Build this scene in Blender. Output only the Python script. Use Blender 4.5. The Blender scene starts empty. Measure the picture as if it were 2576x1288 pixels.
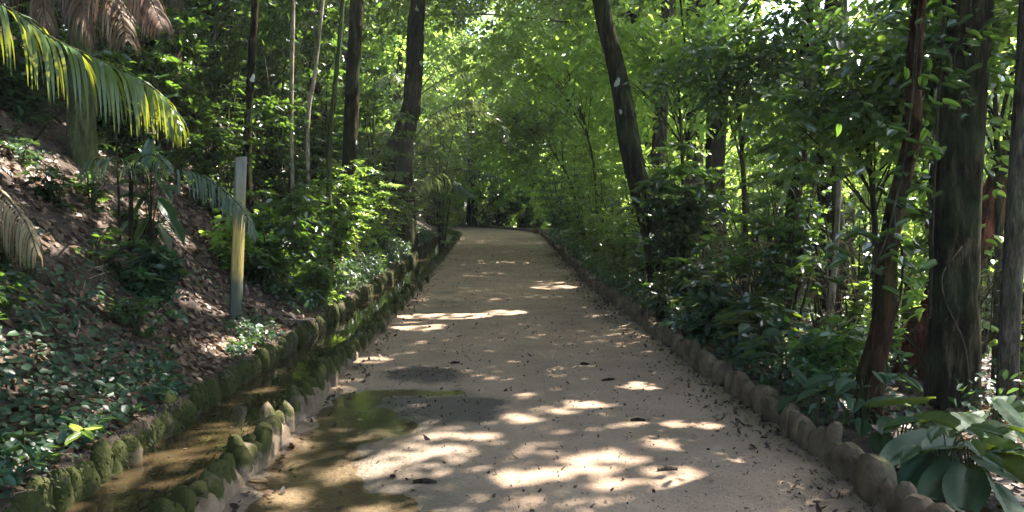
import bpy, math, random
import numpy as np
from mathutils import Vector, Matrix

rng = np.random.default_rng(11)
random.seed(5)
D = bpy.data
scene = bpy.context.scene
col = scene.collection
R = math.radians

# ------------------------------------------------------------------ camera
F, CX, CY = 2021.0, 1288.0, 644.0          # focal length and centre in a 2576 x 1288 frame
PITCH, YAW = math.atan(112 / F), math.atan(55 / F)
CAM = np.array([0.0, 0.0, 1.6])
cam = D.objects.new('camera', D.cameras.new('camera'))
col.objects.link(cam)
cam.location = CAM
cam.rotation_euler = (R(90) - PITCH, 0, -YAW)
cam.data.sensor_width = 36
cam.data.lens = 36 * F / 2576
cam.data.clip_end = 2000
cam.data.clip_start = 0.05
scene.camera = cam
RM = np.array(cam.rotation_euler.to_matrix())


def ray(px, py):
    d = RM @ np.array([(px - CX) / F, (CY - py) / F, -1.0])
    return d


def P(px, py, Y):
    d = ray(px, py)
    return CAM + d * (Y / d[1])


# ------------------------------------------------------------------ light
SAZ, SEL = math.atan2(0.82, 0.57), R(52)      # azimuth from +Y towards +X
S = np.array([math.sin(SAZ) * math.cos(SEL), math.cos(SAZ) * math.cos(SEL), math.sin(SEL)])
sun = D.objects.new('sun', D.lights.new('sun', 'SUN'))
col.objects.link(sun)
sun.data.energy = 5.0
sun.data.angle = R(0.53)
sun.data.color = (1.0, 0.93, 0.82)
sun.rotation_euler = Vector(-S).to_track_quat('-Z', 'Y').to_euler()
sun.location = (20, 5, 40)
w = D.worlds.new('World')
scene.world = w
w.use_nodes = True
nt = w.node_tree
sky = nt.nodes.new('ShaderNodeTexSky')
sky.sky_type = 'NISHITA'
sky.sun_disc = False
sky.sun_elevation = SEL
sky.sun_rotation = SAZ
sky.air_density = 1.0
sky.dust_density = 1.5
bg = nt.nodes['Background']
bg.inputs['Strength'].default_value = 0.125
nt.links.new(sky.outputs[0], bg.inputs[0])
scene.view_settings.view_transform = 'Standard'
scene.view_settings.look = 'None'
scene.view_settings.gamma = 1
scene.view_settings.exposure = 2.95
scene.cycles.max_bounces = 10
scene.cycles.diffuse_bounces = 6
scene.cycles.transmission_bounces = 6

# ------------------------------------------------------------------ noise
_L = rng.random((256, 256))


def vnoise(x, y):
    x = np.asarray(x, float); y = np.asarray(y, float)
    xi = np.floor(x).astype(int); yi = np.floor(y).astype(int)
    fx = x - xi; fy = y - yi
    fx = fx * fx * (3 - 2 * fx); fy = fy * fy * (3 - 2 * fy)
    a = _L[xi % 256, yi % 256]; b = _L[(xi + 1) % 256, yi % 256]
    c = _L[xi % 256, (yi + 1) % 256]; d = _L[(xi + 1) % 256, (yi + 1) % 256]
    return (a * (1 - fx) + b * fx) * (1 - fy) + (c * (1 - fx) + d * fx) * fy


def fbm(x, y, o=4):
    s = 0; a = 0.5
    for k in range(o):
        s = s + a * vnoise(x * 2 ** k + 17.3 * k, y * 2 ** k + 5.1 * k)
        a *= 0.5
    return s


# ------------------------------------------------------------------ terrain
XL, XR = -1.42, 2.08


def bend(y):
    y = np.asarray(y, float)
    t = np.maximum(0, y - 36)
    return .10 * np.clip((y - 14) / 12, 0, 1.8) - np.minimum(0.06 * t * t, 0.8 * t)


def grade(y):
    y = np.asarray(y, float)
    t = np.maximum(0, y - 15)
    return np.where(t < 4, 0.0035 * t * t, 0.056 + 0.028 * (t - 4)) * np.where(y > 60, 1, 1) - 0.028 * np.maximum(0, y - 60)


def H(x, y):
    """Ground height."""
    x = np.asarray(x, float); y = np.asarray(y, float)
    xx = x - bend(y)
    g = grade(y)
    s = np.maximum(0, -2.42 - xx)
    nz = fbm(x * 0.9 + 40, y * 0.9 + 3, 3) - 0.45
    left = 0.20 + np.where(s < .8, 0.30 * s + 0.30 * s * s, 0.432 + 0.80 * (s - .8))
    left = np.where(left > 5.5, 5.5 + (left - 5.5) * 0.4, left) + nz * 0.22 * np.minimum(1, s)
    r = np.maximum(0, xx - 2.25)
    right = 0.10 - 0.05 * r - 0.028 * np.maximum(0, r - 1.5) ** 2
    right = np.maximum(right, -2.6 - 0.03 * r) + nz * 0.15 * np.minimum(1, r * 2)
    h = np.where(xx < -2.30, left, np.where(xx > 2.16, right, -0.08))
    h = np.where((xx > -2.29) & (xx < -1.5), -0.22, h)
    return h + g


def hit(px, py):
    """Where the ray through a pixel meets the ground."""
    d = ray(px, py)
    t = 1.5
    while t < 90:
        p = CAM + d * t
        if p[2] <= H(p[0], p[1]):
            return p
        t += 0.02 if t < 14 else 0.06
    return CAM + d * 90


# ------------------------------------------------------------------ sun flecks: where gaps in the canopy let the sun through
flecks = []


def fleck(p, rx, ry):
    flecks.append((p[0] - p[2] * S[0] / S[2], p[1] - p[2] * S[1] / S[2], rx, ry, p[2]))


for (px, py, rx, ry) in [
        (1310, 1200, 70, 16), (1430, 1180, 60, 20), (1500, 1165, 70, 24), (1560, 1150, 60, 14), (1660, 1112, 42, 18), (1520, 1215, 80, 14),
        (1700, 1190, 55, 12), (1700, 1215, 70, 10), (1680, 1255, 30, 6), (1615, 970, 35, 10), (1700, 1065, 25, 7), (1780, 1070, 32, 7),
        (1490, 1018, 60, 7), (1400, 1035, 25, 7), (1310, 995, 25, 6), (1320, 1052, 25, 5), (900, 1175, 80, 20), (1080, 1130, 95, 16),
        (1210, 1095, 40, 9), (1100, 1092, 50, 7), (730, 1232, 60, 16), (960, 1270, 70, 13), (720, 1282, 60, 8),
        (1140, 795, 170, 8), (1050, 820, 75, 11), (1270, 785, 60, 6), (940, 905, 32, 7), (1300, 710, 130, 6), (1390, 722, 60, 5),
        (1230, 690, 80, 4), (1290, 660, 90, 4), (1330, 640, 50, 2)]:
    d = ray(px, py)
    p = CAM + d * (-1.6 / d[2])
    for k in range(3):
        p = CAM + d * ((p[1]) / d[1])
        p = CAM + d * ((float(grade(p[1])) - 1.6) / d[2])
    fleck(p, rx / F * p[1] * 0.92, max(0.05, ry / F * p[1] ** 2 / 1.6 * .95))
for (px, py, r) in [(600, 880, .35), (640, 850, .3), (100, 430, .55), (40, 425, .4), (170, 445, .5), (220, 475, .3), (480, 500, .45), (540, 540, .35), (600, 560, .3), (650, 600, .3),
                    (690, 700, .3), (640, 690, .25), (560, 470, .3), (330, 420, .2), (700, 720, .2), (90, 890, .12), (520, 880, .2), (470, 430, .3), (1010, 640, .35),
                    (560, 890, .2)]:
    fleck(hit(px, py), r, r * 0.8)
for (px, py, Y, r) in [(680, 890, 5.95, .17), (610, 940, 5.4, .12), (790, 815, 7.3, .12), (190, 1160, 4.25, .16), (740, 940, 5.9, .2), (440, 1185, 4.7, .06), (540, 1180, 4.8, .10), (680, 1000, 5.6, .05),
                       (430, 290, 6.0, .22), (380, 260, 6.0, .12), (60, 120, 6, .14), (20, 60, 6, .2), (160, 130, 6, .12), (250, 40, 8, .4), (320, 60, 8, .4), (380, 30, 8, .3), (620, 560, 9, .14), (605, 640, 9, .14), (600, 710, 9, .12),
                       (735, 610, 11, .12), (735, 200, 15, .5), (735, 100, 15, .5), (790, 220, 15, .5), (805, 90, 15, .5), (900, 300, 17, .3), (905, 200, 17, .3), (445, 200, 14, .3),
                       (600, 300, 11, .5), (640, 330, 11, .4), (1040, 710, 9, .2), (960, 440, 16, .9), (1050, 430, 18, .9), (900, 60, 18, .8), (500, 150, 16, .6), (290, 110, 9, .2), (1220, 285, 25, .7), (1270, 320, 25, .4), (110, 250, 6, .1), (40, 330, 6, .12)]:
    fleck(P(px, py, Y), r, r)
for (x, y, r) in [(-2.38, 9.3, .2), (-2.34, 10.6, .22), (-2.4, 12.0, .3), (-2.36, 13.6, .25), (-2.3, 15.2, .35), (-2.0, 16.6, .3), (-2.4, 18.2, .45), (-2.35, 20.5, .4), (-2.3, 23, .5), (-2.6, 14.4, .35), (-2.75, 17, .5)]:
    fleck((x, y, float(grade(y)) + .28), r, r)
FL = np.array(flecks)


def lit(p, thin=0.0):
    """True where a leaf at p would stand in the way of a sunbeam."""
    u = p[:, 0] - p[:, 2] * S[0] / S[2]
    v = p[:, 1] - p[:, 2] * S[1] / S[2]
    m = np.zeros(len(p), bool)
    for (fu, fv, rx, ry, fz) in FL:
        dx = (u - fu) / (rx + 0.05); dy = (v - fv) / (ry + 0.045)
        m |= (dx * dx + dy * dy < 1) & (p[:, 2] > fz + .4)
    m &= vnoise(u * 9, v * 9) > .2
    if thin > 5:
        return m
    n = vnoise(u * 1.3 + 9, v * 1.3 + 2) * .55 + vnoise(u * 3.1 + 30, v * 3.1 + 70) * .45
    thr = np.where((u > -2.6) & (u < 2.4), 0.95 - 0.003 * np.maximum(0, v - 8), 0.78 - .006 * np.maximum(0, v - 8))
    thr = np.where(u < -4.5, .72 - .004 * np.maximum(0, v - 8), thr)
    thr = np.where(u > 2.6, 0.29, thr)
    thr = np.where(v < 2.0, 0.97, thr)
    thr = thr - np.clip((v - 18) * 0.014, 0, .3) * (np.abs(u - 0.3) > 2)
    thr = np.where((v > 24) & (np.abs(u - bend(v)) < 3.2), 1.1, thr)
    return m | (n > thr + thin)


# ------------------------------------------------------------------ mesh helpers
class MB:
    def __init__(self):
        self.v = []; self.f = []; self.n = 0; self.mi = []

    def add(self, v, f, mi=0):
        v = np.asarray(v, float).reshape(-1, 3); f = np.asarray(f, int)
        if len(f) == 0:
            return self
        self.v.append(v); self.f.append(f + self.n); self.n += len(v); self.mi.append(np.full(len(f), mi))
        return self

    def mesh(self, name, mats, smooth=True):
        me = D.meshes.new(name)
        v = np.concatenate(self.v)
        me.vertices.add(len(v))
        me.vertices.foreach_set('co', v.astype(np.float32).ravel())
        sizes = np.concatenate([np.full(len(f), f.shape[1]) for f in self.f])
        idx = np.concatenate([f.ravel() for f in self.f])
        me.loops.add(len(idx))
        me.loops.foreach_set('vertex_index', idx.astype(np.int32))
        me.polygons.add(len(sizes))
        st = np.concatenate([[0], np.cumsum(sizes)[:-1]])
        me.polygons.foreach_set('loop_start', st.astype(np.int32))
        if smooth:
            me.polygons.foreach_set('use_smooth', np.ones(len(sizes), bool))
        for m in (mats if isinstance(mats, (list, tuple)) else [mats]):
            me.materials.append(m)
        if isinstance(mats, (list, tuple)) and len(mats) > 1:
            me.polygons.foreach_set('material_index', np.concatenate(self.mi).astype(np.int32))
        me.update(calc_edges=True)
        return me

    def obj(self, name, mats, parent=None, smooth=True):
        return link(name, self.mesh(name, mats, smooth), parent)


def link(name, data, parent=None):
    o = D.objects.new(name, data)
    col.objects.link(o)
    if parent is not None:
        o.parent = parent
    return o


def tag(o, label=None, cat=None, group=None, kind=None):
    if label: o['label'] = label
    if cat: o['category'] = cat
    if group: o['group'] = group
    if kind: o['kind'] = kind
    return o


def empty(name, loc=(0, 0, 0), rz=0):
    o = link(name, None)
    o.location = [float(c) for c in loc]; o.rotation_euler = (0, 0, rz)
    o.empty_display_size = 0.1
    return o


def copy_tree(o):
    c = o.copy(); col.objects.link(c)
    for ch in o.children:
        d = ch.copy(); col.objects.link(d); d.parent = c
    return c


def nrm(a):
    return a / np.maximum(1e-9, np.linalg.norm(a, axis=-1, keepdims=True))


def catmull(pts, n):
    p = np.asarray(pts, float)
    if len(p) == 2:
        t = np.linspace(0, 1, n)[:, None]
        return p[0] * (1 - t) + p[1] * t
    q = np.vstack([2 * p[0] - p[1], p, 2 * p[-1] - p[-2]])
    out = []
    for s in np.linspace(0, len(p) - 1 - 1e-6, n):
        i = int(s); t = s - i
        a, b, c, d = q[i], q[i + 1], q[i + 2], q[i + 3]
        out.append(0.5 * (2 * b + (c - a) * t + (2 * a - 5 * b + 4 * c - d) * t * t + (3 * b - a - 3 * c + d) * t ** 3))
    return np.array(out)


def tube(mb, pts, rad, sides=8, rough=0.0, flute=0.0, mi=0, cap=True, seed=0):
    p = np.asarray(pts, float); n = len(p)
    rad = np.interp(np.linspace(0, 1, n), np.linspace(0, 1, len(np.atleast_1d(rad))), np.atleast_1d(rad)) if np.ndim(rad) else np.full(n, rad)
    t = nrm(np.gradient(p, axis=0))
    ref = np.array([0.31, 0.95, 0.0]) if abs(t[0][2]) > .5 else np.array([0, 0, 1.0])
    a = nrm(np.cross(t, ref)); b = np.cross(t, a)
    th = np.linspace(0, 2 * math.pi, sides, endpoint=False)
    rr = np.repeat(rad[:, None], sides, 1)
    if rough:
        L = np.concatenate([[0], np.cumsum(np.linalg.norm(np.diff(p, axis=0), axis=1))])
        nz = vnoise(np.cos(th)[None] * 2 + seed * 7.7 + 50, np.sin(th)[None] * 2 + L[:, None] * 1.6 + 90) - .5
        rr = rr * (1 + rough * nz * 2)
    if flute:
        k = np.exp(-np.linspace(0, 1, n) * n / 4.0)[:, None]
        rr = rr * (1 + flute * k * (0.6 + 0.5 * np.sin(th * 5 + seed)[None]))
    v = p[:, None] + rr[..., None] * (np.cos(th)[None, :, None] * a[:, None] + np.sin(th)[None, :, None] * b[:, None])
    i = np.arange(n - 1)[:, None] * sides; j = np.arange(sides)[None]; j2 = (j + 1) % sides
    f = np.stack([i + j, i + j2, i + sides + j2, i + sides + j], -1).reshape(-1, 4)
    mb.add(v.reshape(-1, 3), f, mi)
    if cap:
        mb.add(v[-1], np.arange(sides)[None], mi)


def leaves(mb, pos, d, n, L, W, fold=.25, droop=.18, mi=0):
    d = nrm(d); s = nrm(np.cross(d, n)); n = np.cross(s, d)
    L = np.asarray(L).reshape(-1, 1); W = np.asarray(W).reshape(-1, 1) * 0.5
    dz = np.array([0, 0, -1.0])
    tip = pos + d * L * .97 + dz * droop * L
    a1 = pos + d * .30 * L; a2 = pos + d * .68 * L + dz * droop * L * .4
    u1 = n * fold * W; u2 = n * fold * W * .7
    v = np.stack([pos, a1 + s * W + u1, a2 + s * W * .78 + u2, tip, a2 - s * W * .78 + u2, a1 - s * W + u1], 1)
    k = np.arange(len(pos))[:, None] * 6
    mb.add(v.reshape(-1, 3), np.concatenate([k + [0, 1, 2, 3], k + [0, 3, 4, 5]]), mi)


def rdir(n):
    return nrm(rng.normal(size=(n, 3)))


# ------------------------------------------------------------------ materials
def mat(name):
    m = D.materials.new(name); m.use_nodes = True
    t = m.node_tree
    return m, t, t.nodes['Principled BSDF'], t.nodes['Material Output']


def N(t, typ, **kw):
    n = t.nodes.new(typ)
    for k, v in kw.items():
        setattr(n, k, v)
    return n


def ramp(t, fac, cols):
    r = N(t, 'ShaderNodeValToRGB')
    e = r.color_ramp.elements
    while len(e) < len(cols):
        e.new(0.5)
    for i, (p, c) in enumerate(cols):
        e[i].position = p; e[i].color = (*c, 1)
    t.links.new(fac, r.inputs[0])
    return r.outputs[0]


def mixc(t, fac, a, b, typ='MIX'):
    m = N(t, 'ShaderNodeMix', data_type='RGBA', blend_type=typ)
    for s, x in ((0, fac), (6, a), (7, b)):
        if hasattr(x, 'links'):
            t.links.new(x, m.inputs[s])
        elif s == 0:
            m.inputs[0].default_value = x
        else:
            m.inputs[s].default_value = (*x, 1)
    return m.outputs[2]


def noise(t, scale, detail=4, vec=None, rough=.55):
    n = N(t, 'ShaderNodeTexNoise')
    n.inputs['Scale'].default_value = scale; n.inputs['Detail'].default_value = detail; n.inputs['Roughness'].default_value = rough
    if vec is not None:
        t.links.new(vec, n.inputs['Vector'])
    return n.outputs['Fac']


def mapr(t, x, a, b, c=0., d=1.):
    m = N(t, 'ShaderNodeMapRange')
    t.links.new(x, m.inputs[0])
    for i, v in enumerate((a, b, c, d)):
        m.inputs[i + 1].default_value = v
    return m.outputs[0]


def bump(t, h, strength, dist=.02, into=None):
    b = N(t, 'ShaderNodeBump')
    b.inputs['Strength'].default_value = strength; b.inputs['Distance'].default_value = dist
    t.links.new(h, b.inputs['Height'])
    if into is not None:
        t.links.new(b.outputs[0], into.inputs['Normal'])
    return b.outputs[0]


def leaf_mat(name, cols, trans=(0.2, 0.34, 0.03), amount=.42, rough=.38, spec=.5, spots=0):
    m, t, p, out = mat(name)
    g = N(t, 'ShaderNodeNewGeometry'); oi = N(t, 'ShaderNodeObjectInfo')
    k = len(cols)
    c = ramp(t, g.outputs['Random Per Island'], [(i / max(1, k - 1), x) for i, x in enumerate(cols)])
    hs = N(t, 'ShaderNodeHueSaturation')
    t.links.new(c, hs.inputs['Color'])
    t.links.new(mapr(t, oi.outputs['Random'], 0, 1, .485, .515), hs.inputs['Hue'])
    t.links.new(mapr(t, oi.outputs['Random'], 0, 1, .8, 1.2), hs.inputs['Value'])
    c = hs.outputs[0]
    if spots:
        c = mixc(t, mapr(t, noise(t, 22, 5, g.outputs['Position'], .7), .45, .75, 0, .6), c, (.05, .065, .02))
        c = mixc(t, mapr(t, noise(t, 55, 3, g.outputs['Position'], .6), .66, .72, 0, .8), c, (.09, .06, .025))
    t.links.new(c, p.inputs['Base Color'])
    p.inputs['Roughness'].default_value = rough
    p.inputs['Specular IOR Level'].default_value = spec
    tr = N(t, 'ShaderNodeBsdfTranslucent')
    tc = mixc(t, mapr(t, g.outputs['Random Per Island'], 0, 1, .1, .9), trans, tuple(x * .55 for x in trans))
    t.links.new(tc, tr.inputs['Color'])
    mx = N(t, 'ShaderNodeMixShader'); mx.inputs[0].default_value = amount
    t.links.new(p.outputs[0], mx.inputs[1]); t.links.new(tr.outputs[0], mx.inputs[2])
    t.links.new(mx.outputs[0], out.inputs['Surface'])
    return m


M = {}
M['dark'] = leaf_mat('shade_dark_leaf', [(.008, .019, .011), (.013, .032, .016), (.024, .055, .02), (.014, .03, .019)], (.22, .40, .04), .32, .28, .8)  # leaf colour lowered so that shade in the foliage is deeper
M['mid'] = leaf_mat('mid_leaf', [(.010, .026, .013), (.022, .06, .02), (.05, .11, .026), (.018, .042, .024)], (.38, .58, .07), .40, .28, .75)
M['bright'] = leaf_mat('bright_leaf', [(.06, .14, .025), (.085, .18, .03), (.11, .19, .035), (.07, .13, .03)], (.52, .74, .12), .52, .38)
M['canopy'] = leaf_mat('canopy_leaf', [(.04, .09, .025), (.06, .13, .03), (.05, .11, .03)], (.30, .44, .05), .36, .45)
M['palm'] = leaf_mat('palm_leaf', [(.06, .12, .05), (.075, .15, .06), (.09, .17, .05)], (.42, .46, .03), .42, .34, .6)
M['greypalm'] = leaf_mat('old_palm_leaf', [(.06, .09, .06), (.08, .12, .08), (.10, .13, .09)], (.2, .26, .06), .3, .35, .6)
M['dry'] = leaf_mat('dry_palm_leaf', [(.06, .033, .02), (.1, .06, .04), (.2, .14, .10), (.05, .028, .018)], (.2, .11, .05), .25, .6, .3)
M['straw'] = leaf_mat('straw_leaf', [(.24, .18, .10), (.32, .24, .14), (.2, .15, .09)], (.2, .14, .06), .3, .6, .3)
M['litter'] = leaf_mat('fallen_leaf', [(.02, .011, .006), (.06, .033, .018), (.12, .072, .042), (.03, .016, .009), (.21, .145, .10), (.045, .026, .016)], (.15, .07, .03), .12, .5, .4)
M['crumbs'] = leaf_mat('leaf_crumb', [(.015, .009, .007), (.04, .022, .015), (.02, .012, .009), (.10, .055, .035), (.02, .012, .01), (.03, .018, .012), (.2, .14, .11)], (.1, .05, .03), .1, .6, .3)
M['cover'] = leaf_mat('ground_cover_leaf', [(.008, .022, .012), (.014, .04, .022), (.035, .085, .035), (.014, .036, .02), (.02, .05, .03)], (.14, .26, .04), .3, .42, .5)
M['big'] = leaf_mat('broad_leaf', [(.009, .027, .016), (.013, .037, .021), (.022, .05, .022)], (.32, .46, .03), .2, .62, .14, 1)
M['moss'] = leaf_mat('moss_frond', [(.014, .02, .005), (.026, .034, .007), (.012, .018, .005)], (.09, .10, .015), .25, .7, .2)


def bark_mat(name, c0, c1, c2, lichen=0., scale=1.):
    m, t, p, out = mat(name)
    tc = N(t, 'ShaderNodeTexCoord'); mp = N(t, 'ShaderNodeMapping')
    mp.inputs['Scale'].default_value = (scale, scale, scale * .22)
    t.links.new(tc.outputs['Object'], mp.inputs[0])
    n1 = noise(t, 14, 6, mp.outputs[0], .65)
    n2 = noise(t, 2.2, 3, tc.outputs['Object'])
    n3 = noise(t, 30, 4, mp.outputs[0], .7)
    c = ramp(t, n1, [(.38, c0), (.5, c1), (.64, c2)])
    c = mixc(t, mapr(t, n3, .5, .62, 0, .7), c, tuple(x * .4 for x in c0))
    c = mixc(t, mapr(t, n2, .45, .7, 0, .55), c, (.035, .055, .02))
    if lichen:
        l = mapr(t, noise(t, 3.4, 2, tc.outputs['Object'], .4), .78 - lichen * .12, .80 - lichen * .12)
        c = mixc(t, l, c, (.34, .36, .31))
    t.links.new(c, p.inputs['Base Color'])
    p.inputs['Roughness'].default_value = 1
    p.inputs['Specular IOR Level'].default_value = .04
    bump(t, n1, 1., .06, p)
    return m


M['bark'] = bark_mat('dark_bark', (.006, .0048, .0028), (.018, .014, .0075), (.065, .053, .03), .6)
M['greybark'] = bark_mat('grey_bark', (.025, .021, .016), (.065, .052, .038), (.13, .11, .085), .6)
M['palebark'] = bark_mat('pale_stem', (.15, .13, .09), (.3, .26, .19), (.42, .38, .30))
M['redbark'] = bark_mat('reddish_bark', (.009, .005, .003), (.03, .015, .008), (.065, .034, .02))
M['redwood'] = bark_mat('red_bark', (.02, .006, .004), (.08, .024, .013), (.15, .055, .03))
M['greenbark'] = bark_mat('green_stem', (.03, .035, .014), (.06, .07, .03), (.1, .11, .05))
M['stem'] = bark_mat('shrub_stem', (.02, .016, .01), (.045, .038, .022), (.08, .07, .045))
M['dead'] = bark_mat('dead_wood', (.04, .028, .02), (.11, .08, .06), (.22, .17, .13))
M['darkdead'] = bark_mat('rotten_wood', (.012, .009, .007), (.03, .022, .016), (.06, .045, .035))
M['palestick'] = bark_mat('pale_stick', (.18, .13, .09), (.3, .23, .17), (.42, .34, .27))  # palest of the dead wood colours

# path sand
m, t, p, out = mat('path_sand')
tc = N(t, 'ShaderNodeTexCoord')
n1 = noise(t, 1.3, 6, tc.outputs['Object'], .65)
n2 = noise(t, 26, 5, tc.outputs['Object'], .7)
n3 = noise(t, 150, 3, tc.outputs['Object'], .7)
c = ramp(t, n1, [(.3, (.21, .148, .102)), (.5, (.295, .206, .14)), (.7, (.36, .256, .176))])
c = mixc(t, mapr(t, n2, .5, .75, 0, .35), c, (.27, .18, .115))
c = mixc(t, mapr(t, n3, .42, .7, 0, .28), c, (.2, .145, .10))
vo = N(t, 'ShaderNodeTexVoronoi'); vo.inputs['Scale'].default_value = 34
t.links.new(tc.outputs['Object'], vo.inputs['Vector'])
sp = mapr(t, vo.outputs['Distance'], .10, .17, 1, 0)
vr = N(t, 'ShaderNodeSeparateColor'); t.links.new(vo.outputs['Color'], vr.inputs[0])
c = mixc(t, sp, c, (.10, .06, .045))
mud = N(t, 'ShaderNodeAttribute', attribute_name='mud'); wet = N(t, 'ShaderNodeAttribute', attribute_name='wet'); edge = N(t, 'ShaderNodeAttribute', attribute_name='edge')
nm = N(t, 'ShaderNodeMath', operation='MULTIPLY_ADD'); t.links.new(n2, nm.inputs[0]); nm.inputs[1].default_value = .8; nm.inputs[2].default_value = -.4
ad = N(t, 'ShaderNodeMath', operation='ADD'); t.links.new(mud.outputs['Fac'], ad.inputs[0]); t.links.new(nm.outputs[0], ad.inputs[1])
c = mixc(t, mapr(t, ad.outputs[0], .35, .75, 0, .85), c, (.045, .036, .03))
ae = N(t, 'ShaderNodeMath', operation='ADD'); t.links.new(edge.outputs['Fac'], ae.inputs[0]); t.links.new(nm.outputs[0], ae.inputs[1])
c = mixc(t, mapr(t, ae.outputs[0], .3, 1., 0, .6), c, (.17, .115, .075))
c = mixc(t, mapr(t, wet.outputs['Fac'], .1, .9, 0, .58), c, (.10, .086, .072))
t.links.new(c, p.inputs['Base Color'])
t.links.new(mapr(t, wet.outputs['Fac'], .1, .9, .92, .3), p.inputs['Roughness'])
p.inputs['Specular IOR Level'].default_value = .35
bump(t, n2, .9, .03, p)
M['sand'] = m

m, t, p, out = mat('forest_soil')
tc = N(t, 'ShaderNodeTexCoord')
n1 = noise(t, 1.6, 5, tc.outputs['Object']); n2 = noise(t, 18, 6, tc.outputs['Object'], .7)
c = ramp(t, n1, [(.3, (.02, .013, .009)), (.5, (.04, .025, .017)), (.7, (.07, .045, .03))])
c = mixc(t, mapr(t, n2, .45, .7), c, (.085, .055, .04))
t.links.new(c, p.inputs['Base Color']); p.inputs['Roughness'].default_value = .95
bump(t, n2, .9, .06, p)
M['soil'] = m


def stone_mat(name, cols, moss, top0, top1):
    m, t, p, out = mat(name)
    tc = N(t, 'ShaderNodeTexCoord'); g = N(t, 'ShaderNodeNewGeometry'); oi = N(t, 'ShaderNodeObjectInfo')
    n1 = noise(t, 7, 5, g.outputs['Position'], .6); n2 = noise(t, 45, 5, g.outputs['Position'], .65)
    c = ramp(t, n1, [(.3, cols[0]), (.5, cols[1]), (.72, cols[2])])
    c = mixc(t, mapr(t, n2, .45, .8, 0, .5), c, cols[0])
    sx = N(t, 'ShaderNodeSeparateXYZ'); t.links.new(tc.outputs['Object'], sx.inputs[0])
    a = mapr(t, sx.outputs['Z'], top0, top1)
    b = N(t, 'ShaderNodeMath', operation='ADD'); t.links.new(a, b.inputs[0]); t.links.new(mapr(t, n1, .3, .7, -.6, .6), b.inputs[1])
    b2 = N(t, 'ShaderNodeMath', operation='ADD'); t.links.new(b.outputs[0], b2.inputs[0]); t.links.new(mapr(t, oi.outputs['Random'], 0, 1, -.35, .3), b2.inputs[1])
    mc = mixc(t, n2, moss, tuple(x * 2.6 for x in moss))
    c = mixc(t, mapr(t, b2.outputs[0], .35, .7), c, mc)
    t.links.new(c, p.inputs['Base Color']); p.inputs['Roughness'].default_value = .9; p.inputs['Specular IOR Level'].default_value = .25
    bump(t, n2, .8, .015, p)
    return m


M['mossstone'] = stone_mat('mossy_stone', [(.06, .045, .03), (.16, .12, .08), (.3, .23, .16)], (.017, .018, .003), -.1, .04)
M['greenstone'] = stone_mat('moss_covered_stone', [(.05, .04, .025), (.11, .085, .05), (.2, .15, .09)], (.016, .018, .003), -.16, .02)
M['kerbstone'] = stone_mat('kerb_stone', [(.04, .028, .016), (.10, .070, .042), (.18, .13, .083)], (.035, .036, .014), .17, .34)
M['mortar'] = stone_mat('old_mortar', [(.065, .046, .03), (.13, .095, .062), (.20, .15, .105)], (.02, .022, .008), .06, .2)

m, t, p, out = mat('canal_water')
g = N(t, 'ShaderNodeNewGeometry')
p.inputs['Base Color'].default_value = (.085, .05, .02, 1)
p.inputs['Roughness'].default_value = .03; p.inputs['IOR'].default_value = 1.33
p.inputs['Specular IOR Level'].default_value = .7
mp = N(t, 'ShaderNodeMapping'); mp.inputs['Scale'].default_value = (1.4, .5, 1); t.links.new(g.outputs['Position'], mp.inputs[0])
c = ramp(t, noise(t, 3, 4, mp.outputs[0]), [(.35, (.024, .018, .009)), (.6, (.052, .036, .018))])
t.links.new(c, p.inputs['Base Color'])
bump(t, noise(t, 4, 3, mp.outputs[0]), .12, .03, p)
M['water'] = m
m, t, p, out = mat('puddle_water')
g = N(t, 'ShaderNodeNewGeometry')
tb = N(t, 'ShaderNodeBsdfTransparent'); tb.inputs['Color'].default_value = (.90, .87, .77, 1)
gl = N(t, 'ShaderNodeBsdfGlossy'); gl.inputs['Roughness'].default_value = .09
fr = N(t, 'ShaderNodeFresnel'); fr.inputs['IOR'].default_value = 1.4
nb = bump(t, noise(t, 5, 2, g.outputs['Position']), .06, .02, gl)
mx = N(t, 'ShaderNodeMixShader')
t.links.new(mapr(t, fr.outputs[0], 0, 1, 0, .7), mx.inputs[0]); t.links.new(tb.outputs[0], mx.inputs[1]); t.links.new(gl.outputs[0], mx.inputs[2])
t.links.new(mx.outputs[0], out.inputs['Surface'])
M['puddle'] = m

m, t, p, out = mat('weathered_sunlit_post')
tc = N(t, 'ShaderNodeTexCoord'); mp = N(t, 'ShaderNodeMapping'); mp.inputs['Scale'].default_value = (6, 6, .35)
t.links.new(tc.outputs['Object'], mp.inputs[0])
n1 = noise(t, 9, 6, mp.outputs[0], .7); n2 = noise(t, 5, 4, tc.outputs['Object'])
sx = N(t, 'ShaderNodeSeparateXYZ'); t.links.new(tc.outputs['Object'], sx.inputs[0])
hz = N(t, 'ShaderNodeMath', operation='MULTIPLY_ADD'); t.links.new(n2, hz.inputs[0]); hz.inputs[1].default_value = .3; t.links.new(sx.outputs['Z'], hz.inputs[2])
hz2 = N(t, 'ShaderNodeMath', operation='MULTIPLY_ADD'); t.links.new(n1, hz2.inputs[0]); hz2.inputs[1].default_value = .6; t.links.new(hz.outputs[0], hz2.inputs[2])
c = ramp(t, mapr(t, hz2.outputs[0], .25, 2.4), [(.16, (.035, .05, .04)), (.30, (.05, .062, .035)), (.34, (.30, .23, .06)), (.62, (.36, .27, .07)), (.72, (.2, .19, .11)), (.8, (.19, .19, .16)), (1, (.16, .16, .145))])  # mossy base and grey top; brighter yellow middle puts sunlight into the colour
c = mixc(t, mapr(t, n1, .45, .68, 0, .85), c, (.045, .04, .022))
t.links.new(c, p.inputs['Base Color']); p.inputs['Roughness'].default_value = .8
bump(t, n1, .6, .01, p)
M['post'] = m

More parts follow.
